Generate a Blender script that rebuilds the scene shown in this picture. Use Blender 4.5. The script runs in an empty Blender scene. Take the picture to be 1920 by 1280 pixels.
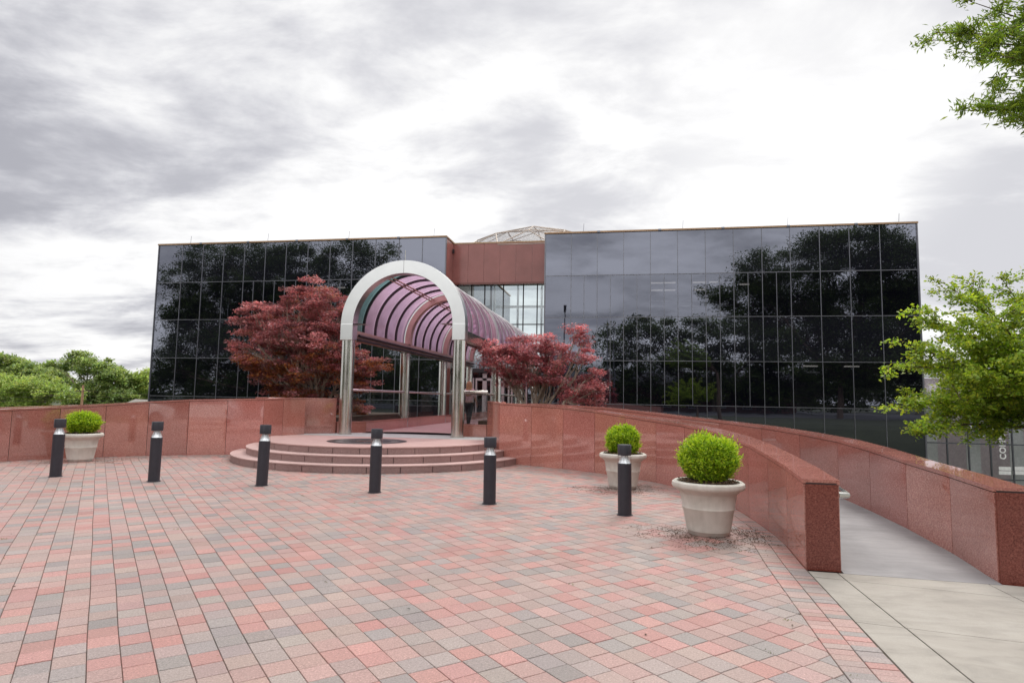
import bpy, math, random
import numpy as np
from mathutils import Vector, Matrix
random.seed(7); rng = np.random.default_rng(11)
C = bpy.context.scene.collection
PI = math.pi; R = math.radians

# ------------------------------------------------------------------ camera
F, PITCH, ROLL, YAW, EYE = 1170.88, .09167, .017454, .17751, 1.65
_cy, _sy = math.cos(YAW), math.sin(YAW)
f0 = Vector((-_sy, _cy, 0)); r0 = Vector((_cy, _sy, 0)); u0 = Vector((0, 0, 1))
fw = f0*math.cos(PITCH) + u0*math.sin(PITCH); up = u0*math.cos(PITCH) - f0*math.sin(PITCH)
rt = r0*math.cos(ROLL) + up*math.sin(ROLL); uu = up*math.cos(ROLL) - r0*math.sin(ROLL)
cam_d = bpy.data.cameras.new('camera'); cam = bpy.data.objects.new('camera', cam_d); C.objects.link(cam)
cam_d.sensor_width = 36; cam_d.lens = F/1920*36; cam_d.clip_start = .1; cam_d.clip_end = 9000
cam.matrix_world = Matrix(((rt.x, uu.x, -fw.x, 0), (rt.y, uu.y, -fw.y, 0), (rt.z, uu.z, -fw.z, EYE), (0, 0, 0, 1)))
bpy.context.scene.camera = cam

def ray(x, y): return fw + rt*((x-960)/F) - uu*((y-640)/F)
def onY(x, y, Y):
    d = ray(x, y); t = Y/d.y; return Vector((d.x*t, Y, EYE+d.z*t))
def atz(x, y, z=0.):
    d = ray(x, y); t = (z-EYE)/d.z; return Vector((d.x*t, d.y*t, z))

# ------------------------------------------------------------------ world, sun, exposure
sc = bpy.context.scene
sc.view_settings.view_transform = 'Standard'; sc.view_settings.look = 'None'
sc.view_settings.exposure = .07; sc.view_settings.gamma = 1
SUN_AZ, SUN_EL = R(18), R(50)            # azimuth from +Y towards +X
world = bpy.data.worlds.new('World'); sc.world = world; world.use_nodes = True
nt = world.node_tree; N = nt.nodes; L = nt.links; N.clear()
def nd(t, **k):
    n = N.new(t)
    for a, b in k.items(): setattr(n, a, b)
    return n
def lk(a, b): L.new(a, b)
def wmath(op, a, b=None, c=None, clamp=False):
    n = nd('ShaderNodeMath', operation=op, use_clamp=clamp)
    for i, v in enumerate((a, b, c)):
        if v is None: continue
        if isinstance(v, (int, float)): n.inputs[i].default_value = v
        else: lk(v, n.inputs[i])
    return n.outputs[0]
def wdot(v, d):
    n = nd('ShaderNodeVectorMath', operation='DOT_PRODUCT'); lk(v, n.inputs[0]); n.inputs[1].default_value = d; return n.outputs['Value']
def wmap(v, a, b, c, d, smooth=True):
    n = nd('ShaderNodeMapRange'); n.interpolation_type = 'SMOOTHSTEP' if smooth else 'LINEAR'
    lk(v, n.inputs['Value'])
    for i, q in zip(('From Min', 'From Max', 'To Min', 'To Max'), (a, b, c, d)): n.inputs[i].default_value = q
    return n.outputs[0]
def wnoise(vec, scale, detail=6, rough=.55, dist=0.):
    n = nd('ShaderNodeTexNoise'); lk(vec, n.inputs['Vector']); n.inputs['Scale'].default_value = scale
    n.inputs['Detail'].default_value = detail; n.inputs['Roughness'].default_value = rough; n.inputs['Distortion'].default_value = dist
    return n.outputs['Fac']
tc = nd('ShaderNodeTexCoord'); dirv = tc.outputs['Generated']
sep = nd('ShaderNodeSeparateXYZ'); lk(dirv, sep.inputs[0])
zc = wmath('ADD', wmath('MAXIMUM', sep.outputs[2], 0.0), .16)
comb = nd('ShaderNodeCombineXYZ'); lk(wmath('DIVIDE', sep.outputs[0], zc), comb.inputs[0]); lk(wmath('DIVIDE', sep.outputs[1], zc), comb.inputs[1])
mp = nd('ShaderNodeMapping'); lk(comb.outputs[0], mp.inputs['Vector']); mp.inputs['Rotation'].default_value = (0, 0, R(-28)); mp.inputs['Scale'].default_value = (.8, 1.1, 1); mp.inputs['Location'].default_value = (3.1, 1.7, 0)
cv = mp.outputs[0]
n1 = wnoise(cv, 1.0, 7, .54, .2)
n2 = wnoise(cv, 2.9, 9, .6, .3)
nn = wmath('ADD', wmath('MULTIPLY', n1, .66), wmath('MULTIPLY', n2, .34))
Bd = ray(1480, 230).normalized()
tb = wdot(dirv, Bd)
# thin bright cloud round the sun, thicker grey cloud away from it, brighter again towards the zenith
base = wmath('ADD', wmap(tb, .45, .97, .90, 1.06, False), wmap(sep.outputs[2], .52, 1., 0, 1.75))
back = wmath('ADD', base, wmap(sep.outputs[1], -.1, -.7, 0, .48))
bank = wmath('ADD', wmap(wdot(dirv, ray(900, 95).normalized()), .975, 1., 0, .075), wmath('ADD', wmap(wdot(dirv, ray(1000, 365).normalized()), .985, 1., 0, .05), wmath('ADD', wmap(wdot(dirv, ray(1900, 360).normalized()), .985, 1., 0, .10), wmap(wdot(dirv, ray(1250, 60).normalized()), .985, 1., 0, .05))))
nn = wmath('SUBTRACT', nn, bank)
thick = wmap(nn, .385, .575, 0, 1)
lo = wmath('ADD', wmap(tb, .5, .93, .52, .67, False), wmap(tb, .965, .999, 0, .20))
mod = wmath('ADD', lo, wmath('MULTIPLY', thick, wmath('SUBTRACT', 1.10, lo)))
rad = wmath('MULTIPLY', back, mod)
cr = nd('ShaderNodeValToRGB'); lk(rad, cr.inputs[0])
e = cr.color_ramp.elements; e[0].position = .25; e[0].color = (.92, .925, 1.06, 1); e[1].position = .95; e[1].color = (1., .995, 1., 1)
cloud = nd('ShaderNodeVectorMath', operation='SCALE'); lk(cr.outputs[0], cloud.inputs[0]); lk(rad, cloud.inputs['Scale'])
sky = nd('ShaderNodeTexSky', sky_type='NISHITA'); sky.sun_disc = False; sky.sun_elevation = SUN_EL; sky.sun_rotation = SUN_AZ
skys = nd('ShaderNodeVectorMath', operation='SCALE'); lk(sky.outputs[0], skys.inputs[0]); skys.inputs['Scale'].default_value = 1.0
bgs = nd('ShaderNodeBackground'); lk(skys.outputs[0], bgs.inputs[0]); bgs.inputs[1].default_value = .05
bgc = nd('ShaderNodeBackground'); lk(cloud.outputs[0], bgc.inputs[0]); bgc.inputs[1].default_value = 1.0
mixw = nd('ShaderNodeMixShader'); mixw.inputs[0].default_value = .94; lk(bgs.outputs[0], mixw.inputs[1]); lk(bgc.outputs[0], mixw.inputs[2])
wo = nd('ShaderNodeOutputWorld'); lk(mixw.outputs[0], wo.inputs[0])

sd = bpy.data.lights.new('sun', 'SUN'); sd.energy = 1.3; sd.angle = R(16); sd.color = (1, .96, .9)
so = bpy.data.objects.new('sun', sd); C.objects.link(so)
sdir = Vector((math.sin(SUN_AZ)*math.cos(SUN_EL), math.cos(SUN_AZ)*math.cos(SUN_EL), math.sin(SUN_EL)))
so.rotation_euler = (-sdir).to_track_quat('-Z', 'Y').to_euler()

try:
    sc.cycles.use_denoising = True
    sc.cycles.max_bounces = 9; sc.cycles.transparent_max_bounces = 16; sc.cycles.diffuse_bounces = 3; sc.cycles.glossy_bounces = 5; sc.cycles.transmission_bounces = 6
    sc.cycles.caustics_reflective = False; sc.cycles.caustics_refractive = False
except Exception: pass

# ------------------------------------------------------------------ materials
class MT:
    """small node-tree helper"""
    def __init__(s, name):
        s.m = bpy.data.materials.new(name); s.m.use_nodes = True; s.t = s.m.node_tree; s.t.nodes.clear()
        s.out = s.n('ShaderNodeOutputMaterial')
    def n(s, t, **k):
        n = s.t.nodes.new(t)
        for a, b in k.items(): setattr(n, a, b)
        return n
    def l(s, a, b): s.t.links.new(a, b)
    def setv(s, sock, v):
        if isinstance(v, (int, float)): sock.default_value = v
        elif isinstance(v, (tuple, list)): sock.default_value = (*v, 1) if len(v) == 3 and sock.type == 'RGBA' else v
        else: s.l(v, sock)
    def pos(s):
        return s.n('ShaderNodeNewGeometry').outputs['Position']
    def obj(s): return s.n('ShaderNodeTexCoord').outputs['Object']
    def map(s, v, scale=(1, 1, 1), rot=(0, 0, 0)):
        m = s.n('ShaderNodeMapping'); s.l(v, m.inputs[0]); m.inputs['Scale'].default_value = scale; m.inputs['Rotation'].default_value = rot; return m.outputs[0]
    def noise(s, v, scale, detail=4, rough=.55, dist=0):
        n = s.n('ShaderNodeTexNoise'); s.l(v, n.inputs['Vector']); n.inputs['Scale'].default_value = scale; n.inputs['Detail'].default_value = detail
        n.inputs['Roughness'].default_value = rough; n.inputs['Distortion'].default_value = dist; return n.outputs['Fac']
    def ramp(s, f, stops):
        r = s.n('ShaderNodeValToRGB'); s.l(f, r.inputs[0]); e = r.color_ramp.elements
        while len(e) < len(stops): e.new(.5)
        for q, (p, c) in zip(e, stops): q.position = p; q.color = (*c, 1) if not isinstance(c, (int, float)) else (c, c, c, 1)
        return r.outputs[0]
    def mix(s, f, a, b, bt='MIX'):
        m = s.n('ShaderNodeMix', data_type='RGBA', blend_type=bt); s.setv(m.inputs['Factor'], f)
        s.setv(m.inputs['A'] if False else m.inputs[6], a); s.setv(m.inputs[7], b); return m.outputs[2]
    def math(s, op, a, b=0.):
        m = s.n('ShaderNodeMath', operation=op); s.setv(m.inputs[0], a); s.setv(m.inputs[1], b); return m.outputs[0]
    def bump(s, h, strength, dist=.01):
        b = s.n('ShaderNodeBump'); s.l(h, b.inputs['Height']); b.inputs['Strength'].default_value = strength; b.inputs['Distance'].default_value = dist; return b.outputs[0]
    def pr(s, col, rough=.5, metal=0., ior=1.5, normal=None, **k):
        p = s.n('ShaderNodeBsdfPrincipled'); s.setv(p.inputs['Base Color'], col); s.setv(p.inputs['Roughness'], rough)
        p.inputs['Metallic'].default_value = metal; p.inputs['IOR'].default_value = ior
        if normal is not None: s.l(normal, p.inputs['Normal'])
        for a, b in k.items(): s.setv(p.inputs[a.replace('_', ' ')], b)
        return p.outputs[0]
    def fres(s, ior):
        g = s.n('ShaderNodeNewGeometry'); i = s.n('ShaderNodeMix', data_type='FLOAT'); s.l(g.outputs['Backfacing'], i.inputs[0]); i.inputs[2].default_value = ior; i.inputs[3].default_value = 1/ior
        f = s.n('ShaderNodeFresnel'); s.l(i.outputs[0], f.inputs[0]); return f
    def end(s, sh): s.l(sh, s.out.inputs[0]); return s.m

def simple(name, col, rough=.5, metal=0., var=.12, vs=6., bump=0., bs=60., ior=1.5):
    m = MT(name); v = m.pos(); f = m.noise(v, vs, 5)
    c = m.mix(1., col, m.ramp(f, [(.3, 1-var), (.7, 1+var)]), 'MULTIPLY')
    rr = m.ramp(m.noise(v, vs*2.3, 3), [(.3, max(0, rough-.06)), (.7, min(1, rough+.08))])
    nrm = m.bump(m.noise(v, bs, 3), bump, .004) if bump else None
    return m.end(m.pr(c, rr, metal, ior, nrm))

def granite(name, dark, mid, light, rough, tint=(1, 1, 1), ior=1.5, sc_=1.):
    m = MT(name); v = m.pos()
    f = m.noise(v, 62*sc_, 4, .8); g = m.noise(v, 170*sc_, 2, .7)
    c = m.ramp(m.math('ADD', m.math('MULTIPLY', f, .6), m.math('MULTIPLY', g, .4)), [(.36, dark), (.49, mid), (.63, light)])
    big = m.ramp(m.noise(v, .9, 4), [(.3, .86), (.7, 1.12)])
    att = m.n('ShaderNodeAttribute'); att.attribute_name = 'Col'
    c = m.mix(1., c, big, 'MULTIPLY')
    c = m.mix(1., c, att.outputs['Color'], 'MULTIPLY') if name.endswith('panel') else c
    # weather film: smears that soften the polish
    film = m.noise(m.map(v, (1.2, 1.2, .35)), 2.2, 5, .6)
    rr = m.ramp(film, [(.35, rough), (.75, rough+.07)])
    return m.end(m.pr(c, rr, 0, ior))

G_DARK, G_MID, G_LIGHT = (.14, .040, .032), (.395, .138, .108), (.62, .34, .275)
M = {}
M['granite_panel'] = granite('granite_panel', G_DARK, G_MID, G_LIGHT, .02, ior=2.05)
M['granite_cap'] = granite('granite_cap', G_DARK, (.40, .15, .12), (.58, .32, .27), .04, ior=1.75)
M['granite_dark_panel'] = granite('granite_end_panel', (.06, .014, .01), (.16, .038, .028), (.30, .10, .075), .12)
M['granite_honed'] = granite('granite_honed', (.15, .085, .078), (.275, .172, .16), (.42, .30, .285), .5)
M['granite_tread'] = granite('granite_tread', (.32, .195, .178), (.45, .30, .278), (.57, .42, .39), .6)
M['red_clad'] = granite('facade_granite_panel', (.22, .07, .06), (.31, .11, .095), (.39, .17, .15), .16)
M['joint'] = simple('joint_sealant', (.05, .032, .03), .8)
M['black_metal'] = simple('bollard_black', (.028, .028, .038), .42, 0, .1, 12, .15, 300)
M['dark_frame'] = simple('dark_bronze_frame', (.035, .026, .03), .4, .3)
M['bronze'] = simple('bronze_rib', (.62, .43, .36), .34, .6, .1, 3)
M['mullion'] = simple('mullion_metal', (.20, .20, .225), .35, .6)
M['coping'] = simple('copper_coping', (.42, .27, .16), .45, .3)
M['white_paint'] = simple('white_paint', (.72, .74, .76), .5, 0, .05)
M['soil'] = simple('soil', (.075, .048, .034), .95, 0, .5, 30, 1., 80)
M['concrete'] = None
m = MT('sidewalk_concrete'); v = m.pos()
c = m.ramp(m.noise(v, 1.1, 6, .6, .6), [(.25, (.26, .235, .205)), (.5, (.34, .31, .272)), (.78, (.395, .365, .325))])
c = m.mix(.35, c, m.ramp(m.noise(v, 240, 3, .7), [(.3, .55), (.7, 1.35)]), 'MULTIPLY')
c = m.mix(.7, c, m.ramp(m.noise(m.map(v, (.6, 2., 1)), 2.1, 6, .7, .8), [(.3, .72), (.55, 1.05)]), 'MULTIPLY')
c = m.mix(m.ramp(m.noise(v, 14, 3, .8), [(.70, 0.), (.76, .6)]), c, (.16, .13, .11))
M['concrete'] = m.end(m.pr(c, .85, normal=m.bump(m.noise(v, 160, 3), .35, .003)))
m = MT('ramp_concrete'); v = m.pos()
c = m.ramp(m.noise(v, 1.0, 6, .6, .8), [(.25, (.165, .157, .16)), (.5, (.235, .226, .23)), (.78, (.31, .298, .298))])
c = m.mix(.55, c, m.ramp(m.noise(m.map(v, (.6, 4., 1), (0, 0, .1)), 1.6, 7, .7, .8), [(.28, .66), (.62, 1.12)]), 'MULTIPLY')
M['ramp'] = m.end(m.pr(c, .6, normal=m.bump(m.noise(v, 130, 3), .25, .003)))
m = MT('platform_stone'); v = m.pos()
c = m.ramp(m.noise(m.map(v, (1, 7, 1)), 1.7, 5, .6), [(.3, (.38, .225, .205)), (.55, (.47, .30, .275)), (.75, (.54, .38, .35))])
c = m.mix(.4, c, m.ramp(m.noise(v, 150, 3, .7), [(.3, .6), (.7, 1.3)]), 'MULTIPLY')
M['pink_stone'] = m.end(m.pr(c, .6))
m = MT('brushed_steel'); v = m.pos()
f = m.noise(m.map(v, (14, 14, .6)), 3, 4, .6)
c = m.ramp(m.noise(m.map(v, (3, 3, 1)), 2, 3, .6), [(.3, (.60, .585, .54)), (.7, (.70, .685, .64))])
M['steel'] = m.end(m.pr(c, m.ramp(m.noise(m.map(v, (2, 2, 1.2)), 2, 3), [(.3, .17), (.7, .27)]), 1.))
m = MT('satin_aluminium'); v = m.pos()
c = m.ramp(m.noise(v, 2.2, 5), [(.3, (.70, .71, .70)), (.7, (.76, .77, .76))])
M['aluminium'] = m.end(m.pr(c, .3, 1.))
m = MT('planter_cast_stone'); v = m.pos()
c = m.ramp(m.noise(v, 4, 6, .55, .5), [(.25, (.50, .47, .415)), (.5, (.59, .56, .505)), (.75, (.67, .645, .59))])
c = m.mix(.35, c, m.ramp(m.noise(m.map(v, (5, 5, .8)), 3, 5), [(.3, .78), (.6, 1.05)]), 'MULTIPLY')
M['cast_stone'] = m.end(m.pr(c, .75, normal=m.bump(m.noise(v, 120, 3), .15, .002)))
# reflective black building glass
def bglass(name, ior, base, wob):
    m = MT(name); v = m.pos(); oi = m.n('ShaderNodeObjectInfo')
    add = m.n('ShaderNodeVectorMath', operation='ADD'); m.l(v, add.inputs[0])
    cmb = m.n('ShaderNodeCombineXYZ'); m.l(m.math('MULTIPLY', oi.outputs['Random'], 40), cmb.inputs[1]); m.l(cmb.outputs[0], add.inputs[1])
    h = m.noise(add.outputs[0], .75, 2, .5)
    return m.end(m.pr(base, .012, 0, ior, m.bump(h, 1., wob), Specular_Tint=(.80, .84, 1., 1)))
M['glass_black'] = bglass('tinted_black_glass', 2.6, (.004, .004, .008), .0014)
def vision(name):
    g = bglass(name, 2.9, (.004, .004, .008), .0014); t = g.node_tree; out = [n for n in t.nodes if n.type == 'OUTPUT_MATERIAL'][0]; src = out.inputs[0].links[0].from_socket
    tr = t.nodes.new('ShaderNodeBsdfTransparent'); tr.inputs[0].default_value = (.92, .92, .95, 1); x = t.nodes.new('ShaderNodeAddShader'); sc_ = t.nodes.new('ShaderNodeMixShader'); sc_.inputs[0].default_value = .3
    t.links.new(src, sc_.inputs[1]); t.links.new(tr.outputs[0], sc_.inputs[2]); t.links.new(sc_.outputs[0], out.inputs[0]); return g
M['glass_vision'] = vision('vision_glass')
M['glass_spandrel'] = bglass('tinted_spandrel_glass', 2.75, (.010, .010, .016), .0014)
m = MT('clear_glass')
fr = m.fres(1.5)
tr = m.n('ShaderNodeBsdfTransparent'); tr.inputs[0].default_value = (.84, .89, .90, 1)
gl = m.n('ShaderNodeBsdfGlossy'); gl.inputs['Roughness'].default_value = .01
mx = m.n('ShaderNodeMixShader'); m.l(m.math('ADD', m.math('MULTIPLY', fr.outputs[0], 1.), .05), mx.inputs[0]); m.l(tr.outputs[0], mx.inputs[1]); m.l(gl.outputs[0], mx.inputs[2])
M['clear_glass'] = m.end(mx.outputs[0])
m = MT('railing_glass')
fr = m.fres(1.5)
tr = m.n('ShaderNodeBsdfTransparent'); tr.inputs[0].default_value = (.9, .92, .92, 1)
gl = m.n('ShaderNodeBsdfGlossy'); gl.inputs['Roughness'].default_value = .01
mx = m.n('ShaderNodeMixShader'); m.l(m.math('MULTIPLY', fr.outputs[0], .4), mx.inputs[0]); m.l(tr.outputs[0], mx.inputs[1]); m.l(gl.outputs[0], mx.inputs[2])
M['rail_glass'] = m.end(mx.outputs[0])
def tinted(name, tcol, dcol):
    m = MT(name); v = m.pos()
    tr = m.n('ShaderNodeBsdfTransparent'); tr.inputs[0].default_value = (*tcol, 1)
    tl = m.n('ShaderNodeBsdfTranslucent'); df = m.n('ShaderNodeBsdfDiffuse')
    cc = m.mix(1., dcol, m.ramp(m.noise(v, 1.6, 5, .6), [(.3, .8), (.7, 1.12)]), 'MULTIPLY')
    m.l(cc, tl.inputs[0]); m.l(cc, df.inputs[0])
    a = m.n('ShaderNodeMixShader'); a.inputs[0].default_value = .30; m.l(tl.outputs[0], a.inputs[1]); m.l(df.outputs[0], a.inputs[2])
    b = m.n('ShaderNodeMixShader'); b.inputs[0].default_value = .5; m.l(tr.outputs[0], b.inputs[1]); m.l(a.outputs[0], b.inputs[2])
    g = m.n('ShaderNodeBsdfGlossy'); g.inputs['Roughness'].default_value = .12
    fr = m.fres(1.45)
    q = m.n('ShaderNodeMixShader'); m.l(m.math('MULTIPLY', fr.outputs[0], .45), q.inputs[0]); m.l(b.outputs[0], q.inputs[1]); m.l(g.outputs[0], q.inputs[2])
    return m.end(q.outputs[0])
M['pink_sheet'] = tinted('pink_tinted_sheet', (.86, .60, .78), (.90, .60, .80))
M['teal_sheet'] = tinted('teal_tinted_sheet', (.24, .38, .39), (.22, .36, .37))
def leafmat(name, rough=.45, trans=.35, warm=(1.25, 1.2, .7)):
    m = MT(name); at = m.n('ShaderNodeAttribute'); at.attribute_name = 'Col'; col = at.outputs['Color']
    p = m.pr(col, rough, 0, 1.42)
    tl = m.n('ShaderNodeBsdfTranslucent'); m.l(m.mix(1., col, warm, 'MULTIPLY'), tl.inputs[0])
    x = m.n('ShaderNodeMixShader'); x.inputs[0].default_value = trans; m.l(p, x.inputs[1]); m.l(tl.outputs[0], x.inputs[2])
    return m.end(x.outputs[0])
M['leaf'] = leafmat('green_leaves', trans=.45); M['leaf_red'] = leafmat('red_maple_leaves', .38, .4, (1.2, .85, .8))
def bark(name, col):
    m = MT(name); v = m.pos(); f = m.noise(m.map(v, (6, 6, 1.2)), 5, 6, .65)
    c = m.mix(1., col, m.ramp(f, [(.3, .55), (.7, 1.3)]), 'MULTIPLY'); return m.end(m.pr(c, .9, normal=m.bump(f, .8, .02)))
M['bark'] = bark('bark', (.14, .10, .075)); M['bark_pale'] = bark('pale_bark', (.36, .29, .23))
# pavers
m = MT('paver'); v = m.pos(); at = m.n('ShaderNodeAttribute'); at.attribute_name = 'Col'
sp = m.ramp(m.math('ADD', m.math('MULTIPLY', m.noise(v, 70, 3, .8), .6), m.math('MULTIPLY', m.noise(v, 170, 2, .8), .4)), [(.36, .62), (.5, 1.), (.58, 1.16), (.66, 1.9)])
c = m.mix(1., at.outputs['Color'], sp, 'MULTIPLY')
c = m.mix(.6, c, m.ramp(m.noise(v, .7, 5, .6, .4), [(.3, (.84, .83, .83)), (.7, (1.1, 1.08, 1.06))]), 'MULTIPLY')
c = m.mix(m.ramp(m.noise(v, 9, 5, .7), [(.60, 0.), (.8, .5)]), c, (.36, .29, .25))
c = m.mix(m.ramp(m.noise(v, 2.7, 6, .75, 1.2), [(.62, 0.), (.74, .38)]), c, (.17, .14, .13))
c = m.mix(m.ramp(m.noise(v, .35, 5, .6, .5), [(.5, 0.), (.72, .4)]), c, (.34, .25, .22))
M['paver'] = m.end(m.pr(c, .5, normal=m.bump(m.noise(v, 220, 3, .7), .5, .003)))
M['joint_sand'] = simple('joint_sand', (.13, .095, .075), .95, 0, .3, 3, .5, 200)

# ------------------------------------------------------------------ mesh helpers
def tag(o, label=None, cat=None, group=None, kind=None):
    if label: o['label'] = label
    if cat: o['category'] = cat
    if group: o['group'] = group
    if kind: o['kind'] = kind
    return o
def empty(name, loc=(0, 0, 0), rz=0., label=None, cat=None, group=None):
    o = bpy.data.objects.new(name, None); C.objects.link(o); o.location = loc; o.rotation_euler = (0, 0, rz); o.empty_display_size = .2
    return tag(o, label, cat, group)
def linkmesh(name, me, mat, parent=None, label=None, cat=None, group=None, kind=None):
    if mat is not None: me.materials.append(mat)
    o = bpy.data.objects.new(name, me); C.objects.link(o)
    if parent is not None: o.parent = parent
    return tag(o, label, cat, group, kind)
class MB:
    def __init__(s): s.v = []; s.f = []; s.c = []
    def add(s, vs, fs, col=None):
        n = len(s.v); s.v += [tuple(p) for p in vs]; s.f += [tuple(i+n for i in q) for q in fs]
        s.c += [col or (1, 1, 1)]*len(fs); return s
    def box(s, x0, y0, z0, x1, y1, z1, col=None):
        return s.add([(x0,y0,z0),(x1,y0,z0),(x1,y1,z0),(x0,y1,z0),(x0,y0,z1),(x1,y0,z1),(x1,y1,z1),(x0,y1,z1)],
                     [(0,3,2,1),(4,5,6,7),(0,1,5,4),(1,2,6,5),(2,3,7,6),(3,0,4,7)], col)
    def prism(s, poly, z0, z1, col=None):     # z0,z1 scalars or per-vertex lists; poly counter-clockwise
        n = len(poly); a = z0 if hasattr(z0, '__len__') else [z0]*n; b = z1 if hasattr(z1, '__len__') else [z1]*n
        vs = [(p[0], p[1], a[i]) for i, p in enumerate(poly)] + [(p[0], p[1], b[i]) for i, p in enumerate(poly)]
        return s.add(vs, [tuple(reversed(range(n))), tuple(range(n, 2*n))] + [(i, (i+1) % n, n+(i+1) % n, n+i) for i in range(n)], col)
    def tube(s, pts, r, n=8, caps=True, col=None):
        pts = [Vector(p) for p in pts]; k = len(pts); rs = r if hasattr(r, '__len__') else [r]*k
        t0 = (pts[1]-pts[0]).normalized(); a = t0.orthogonal().normalized(); rings = []
        for i, p in enumerate(pts):
            t = ((pts[min(i+1, k-1)]-pts[max(i-1, 0)])).normalized()
            a = (a - t*a.dot(t)).normalized(); b = t.cross(a)
            rings.append([p + (a*math.cos(2*PI*j/n) + b*math.sin(2*PI*j/n))*rs[i] for j in range(n)])
        vs = [q for rg in rings for q in rg]; fs = []
        for i in range(k-1):
            for j in range(n): fs.append((i*n+j, i*n+(j+1) % n, (i+1)*n+(j+1) % n, (i+1)*n+j))
        if caps: fs += [tuple(reversed(range(n))), tuple(range((k-1)*n, k*n))]
        return s.add(vs, fs, col)
    def lathe(s, prof, n=40, c=(0, 0, 0), closed=True):
        vs = [(c[0]+r*math.cos(2*PI*j/n), c[1]+r*math.sin(2*PI*j/n), c[2]+z) for r, z in prof for j in range(n)]; k = len(prof); fs = []
        for i in range(k-1):
            for j in range(n): fs.append((i*n+j, i*n+(j+1) % n, (i+1)*n+(j+1) % n, (i+1)*n+j))
        if closed: fs += [tuple(reversed(range(n))), tuple(range((k-1)*n, k*n))]
        return s.add(vs, fs)
    def sweep_xz(s, path, y0, y1, t):         # band following path [(x,z)] outward thickness t (normal from path), depth y0..y1
        k = len(path); P = [Vector((p[0], 0, p[1])) for p in path]; vs = []
        for i in range(k):
            d = (P[min(i+1, k-1)]-P[max(i-1, 0)]).normalized(); nrm = Vector((-d.z, 0, d.x))
            o = P[i]+nrm*t
            vs += [(P[i].x, y0, P[i].z), (o.x, y0, o.z), (o.x, y1, o.z), (P[i].x, y1, P[i].z)]
        fs = []
        for i in range(k-1):
            a, b = 4*i, 4*i+4
            for j in range(4): fs.append((a+j, a+(j+1) % 4, b+(j+1) % 4, b+j))
        fs += [(3, 2, 1, 0), (4*k-4, 4*k-3, 4*k-2, 4*k-1)]
        return s.add(vs, fs)
    def sheet_xz(s, path, y0, y1):
        k = len(path); return s.add([(p[0], y, p[1]) for p in path for y in (y0, y1)], [(2*i, 2*i+1, 2*i+3, 2*i+2) for i in range(k-1)])
    def build(s, name, mat, parent=None, smooth=False, bevel=0., loc=None, **k):
        me = bpy.data.meshes.new(name); me.from_pydata(s.v, [], s.f); me.update()
        if any(c != (1, 1, 1) for c in s.c) or (mat and mat.name.endswith('panel')):
            at = me.attributes.new('Col', 'FLOAT_COLOR', 'FACE'); at.data.foreach_set('color', np.array([(*c, 1) for c in s.c], np.float32).ravel())
        if smooth:
            me.polygons.foreach_set('use_smooth', [True]*len(me.polygons))
            try: me.set_sharp_from_angle(angle=R(38))
            except Exception: pass
        o = linkmesh(name, me, mat, parent, **k)
        if loc is not None: o.location = loc
        if bevel:
            b = o.modifiers.new('bevel', 'BEVEL'); b.width = bevel; b.segments = 2; b.limit_method = 'ANGLE'; b.angle_limit = R(40)
        return o
def copy_tree(o, parent=None):
    c = o.copy(); C.objects.link(c)
    if parent is not None: c.parent = parent
    for ch in o.children: copy_tree(ch, c)
    return c
def spline(P_, n=12):
    P_ = [Vector((*p, 0)[:3]) if len(p) == 2 else Vector(p) for p in P_]; Q = [2*P_[0]-P_[1]] + P_ + [2*P_[-1]-P_[-2]]; o = []
    for i in range(1, len(Q)-2):
        a, b, c, d = Q[i-1:i+3]
        for k in range(n):
            t = k/n; o.append(.5*((2*b)+(c-a)*t+(2*a-5*b+4*c-d)*t*t+(3*b-a-3*c+d)*t**3))
    return o+[P_[-1]]

# ------------------------------------------------------------------ foliage
def leaf_mesh(name, pts, size, shape='leaf', upb=.6, cols=None, aspect=.5, dirs=None):
    """pts (n,3), size (n,) -> mesh of small folded leaves"""
    n = len(pts); g = rng.normal(size=(n, 3)); nrm = g + np.array([0, 0, upb*2.2]); nrm /= np.linalg.norm(nrm, axis=1)[:, None]
    t = rng.normal(size=(n, 3)) if dirs is None else dirs + rng.normal(size=(n, 3))*.55
    t -= nrm*(t*nrm).sum(1)[:, None]; t /= np.linalg.norm(t, axis=1)[:, None]; b = np.cross(nrm, t)
    S = size[:, None]
    if shape == 'leaf':
        V = np.stack([pts, pts+t*S*.45+b*S*aspect*.5+nrm*S*.08, pts+t*S, pts+t*S*.45-b*S*aspect*.5+nrm*S*.08], 1); nl = 1
    elif shape == 'star':     # palmate: three narrow lobes
        q = []
        for ang, ln in ((0, 1.), (1.0, .85), (-1.0, .85)):
            d = t*math.cos(ang)+b*math.sin(ang); w = -t*math.sin(ang)+b*math.cos(ang)
            q += [pts, pts+d*S*.5*ln+w*S*.17+nrm*S*.05, pts+d*S*ln-nrm*S*.12, pts+d*S*.5*ln-w*S*.17+nrm*S*.05]
        V = np.stack(q, 1); nl = 3
    nf = n*nl; me = bpy.data.meshes.new(name); me.vertices.add(nf*4); me.vertices.foreach_set('co', V.astype(np.float32).ravel())
    me.loops.add(nf*4); me.loops.foreach_set('vertex_index', np.arange(nf*4, dtype=np.int32))
    me.polygons.add(nf); me.polygons.foreach_set('loop_start', np.arange(0, nf*4, 4, dtype=np.int32))
    me.update(calc_edges=True); me.validate()
    c = np.repeat(cols, nl, axis=0); c = np.concatenate([c, np.ones((len(c), 1))], 1).astype(np.float32)
    at = me.attributes.new('Col', 'FLOAT_COLOR', 'FACE'); at.data.foreach_set('color', c.ravel())
    return me
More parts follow.
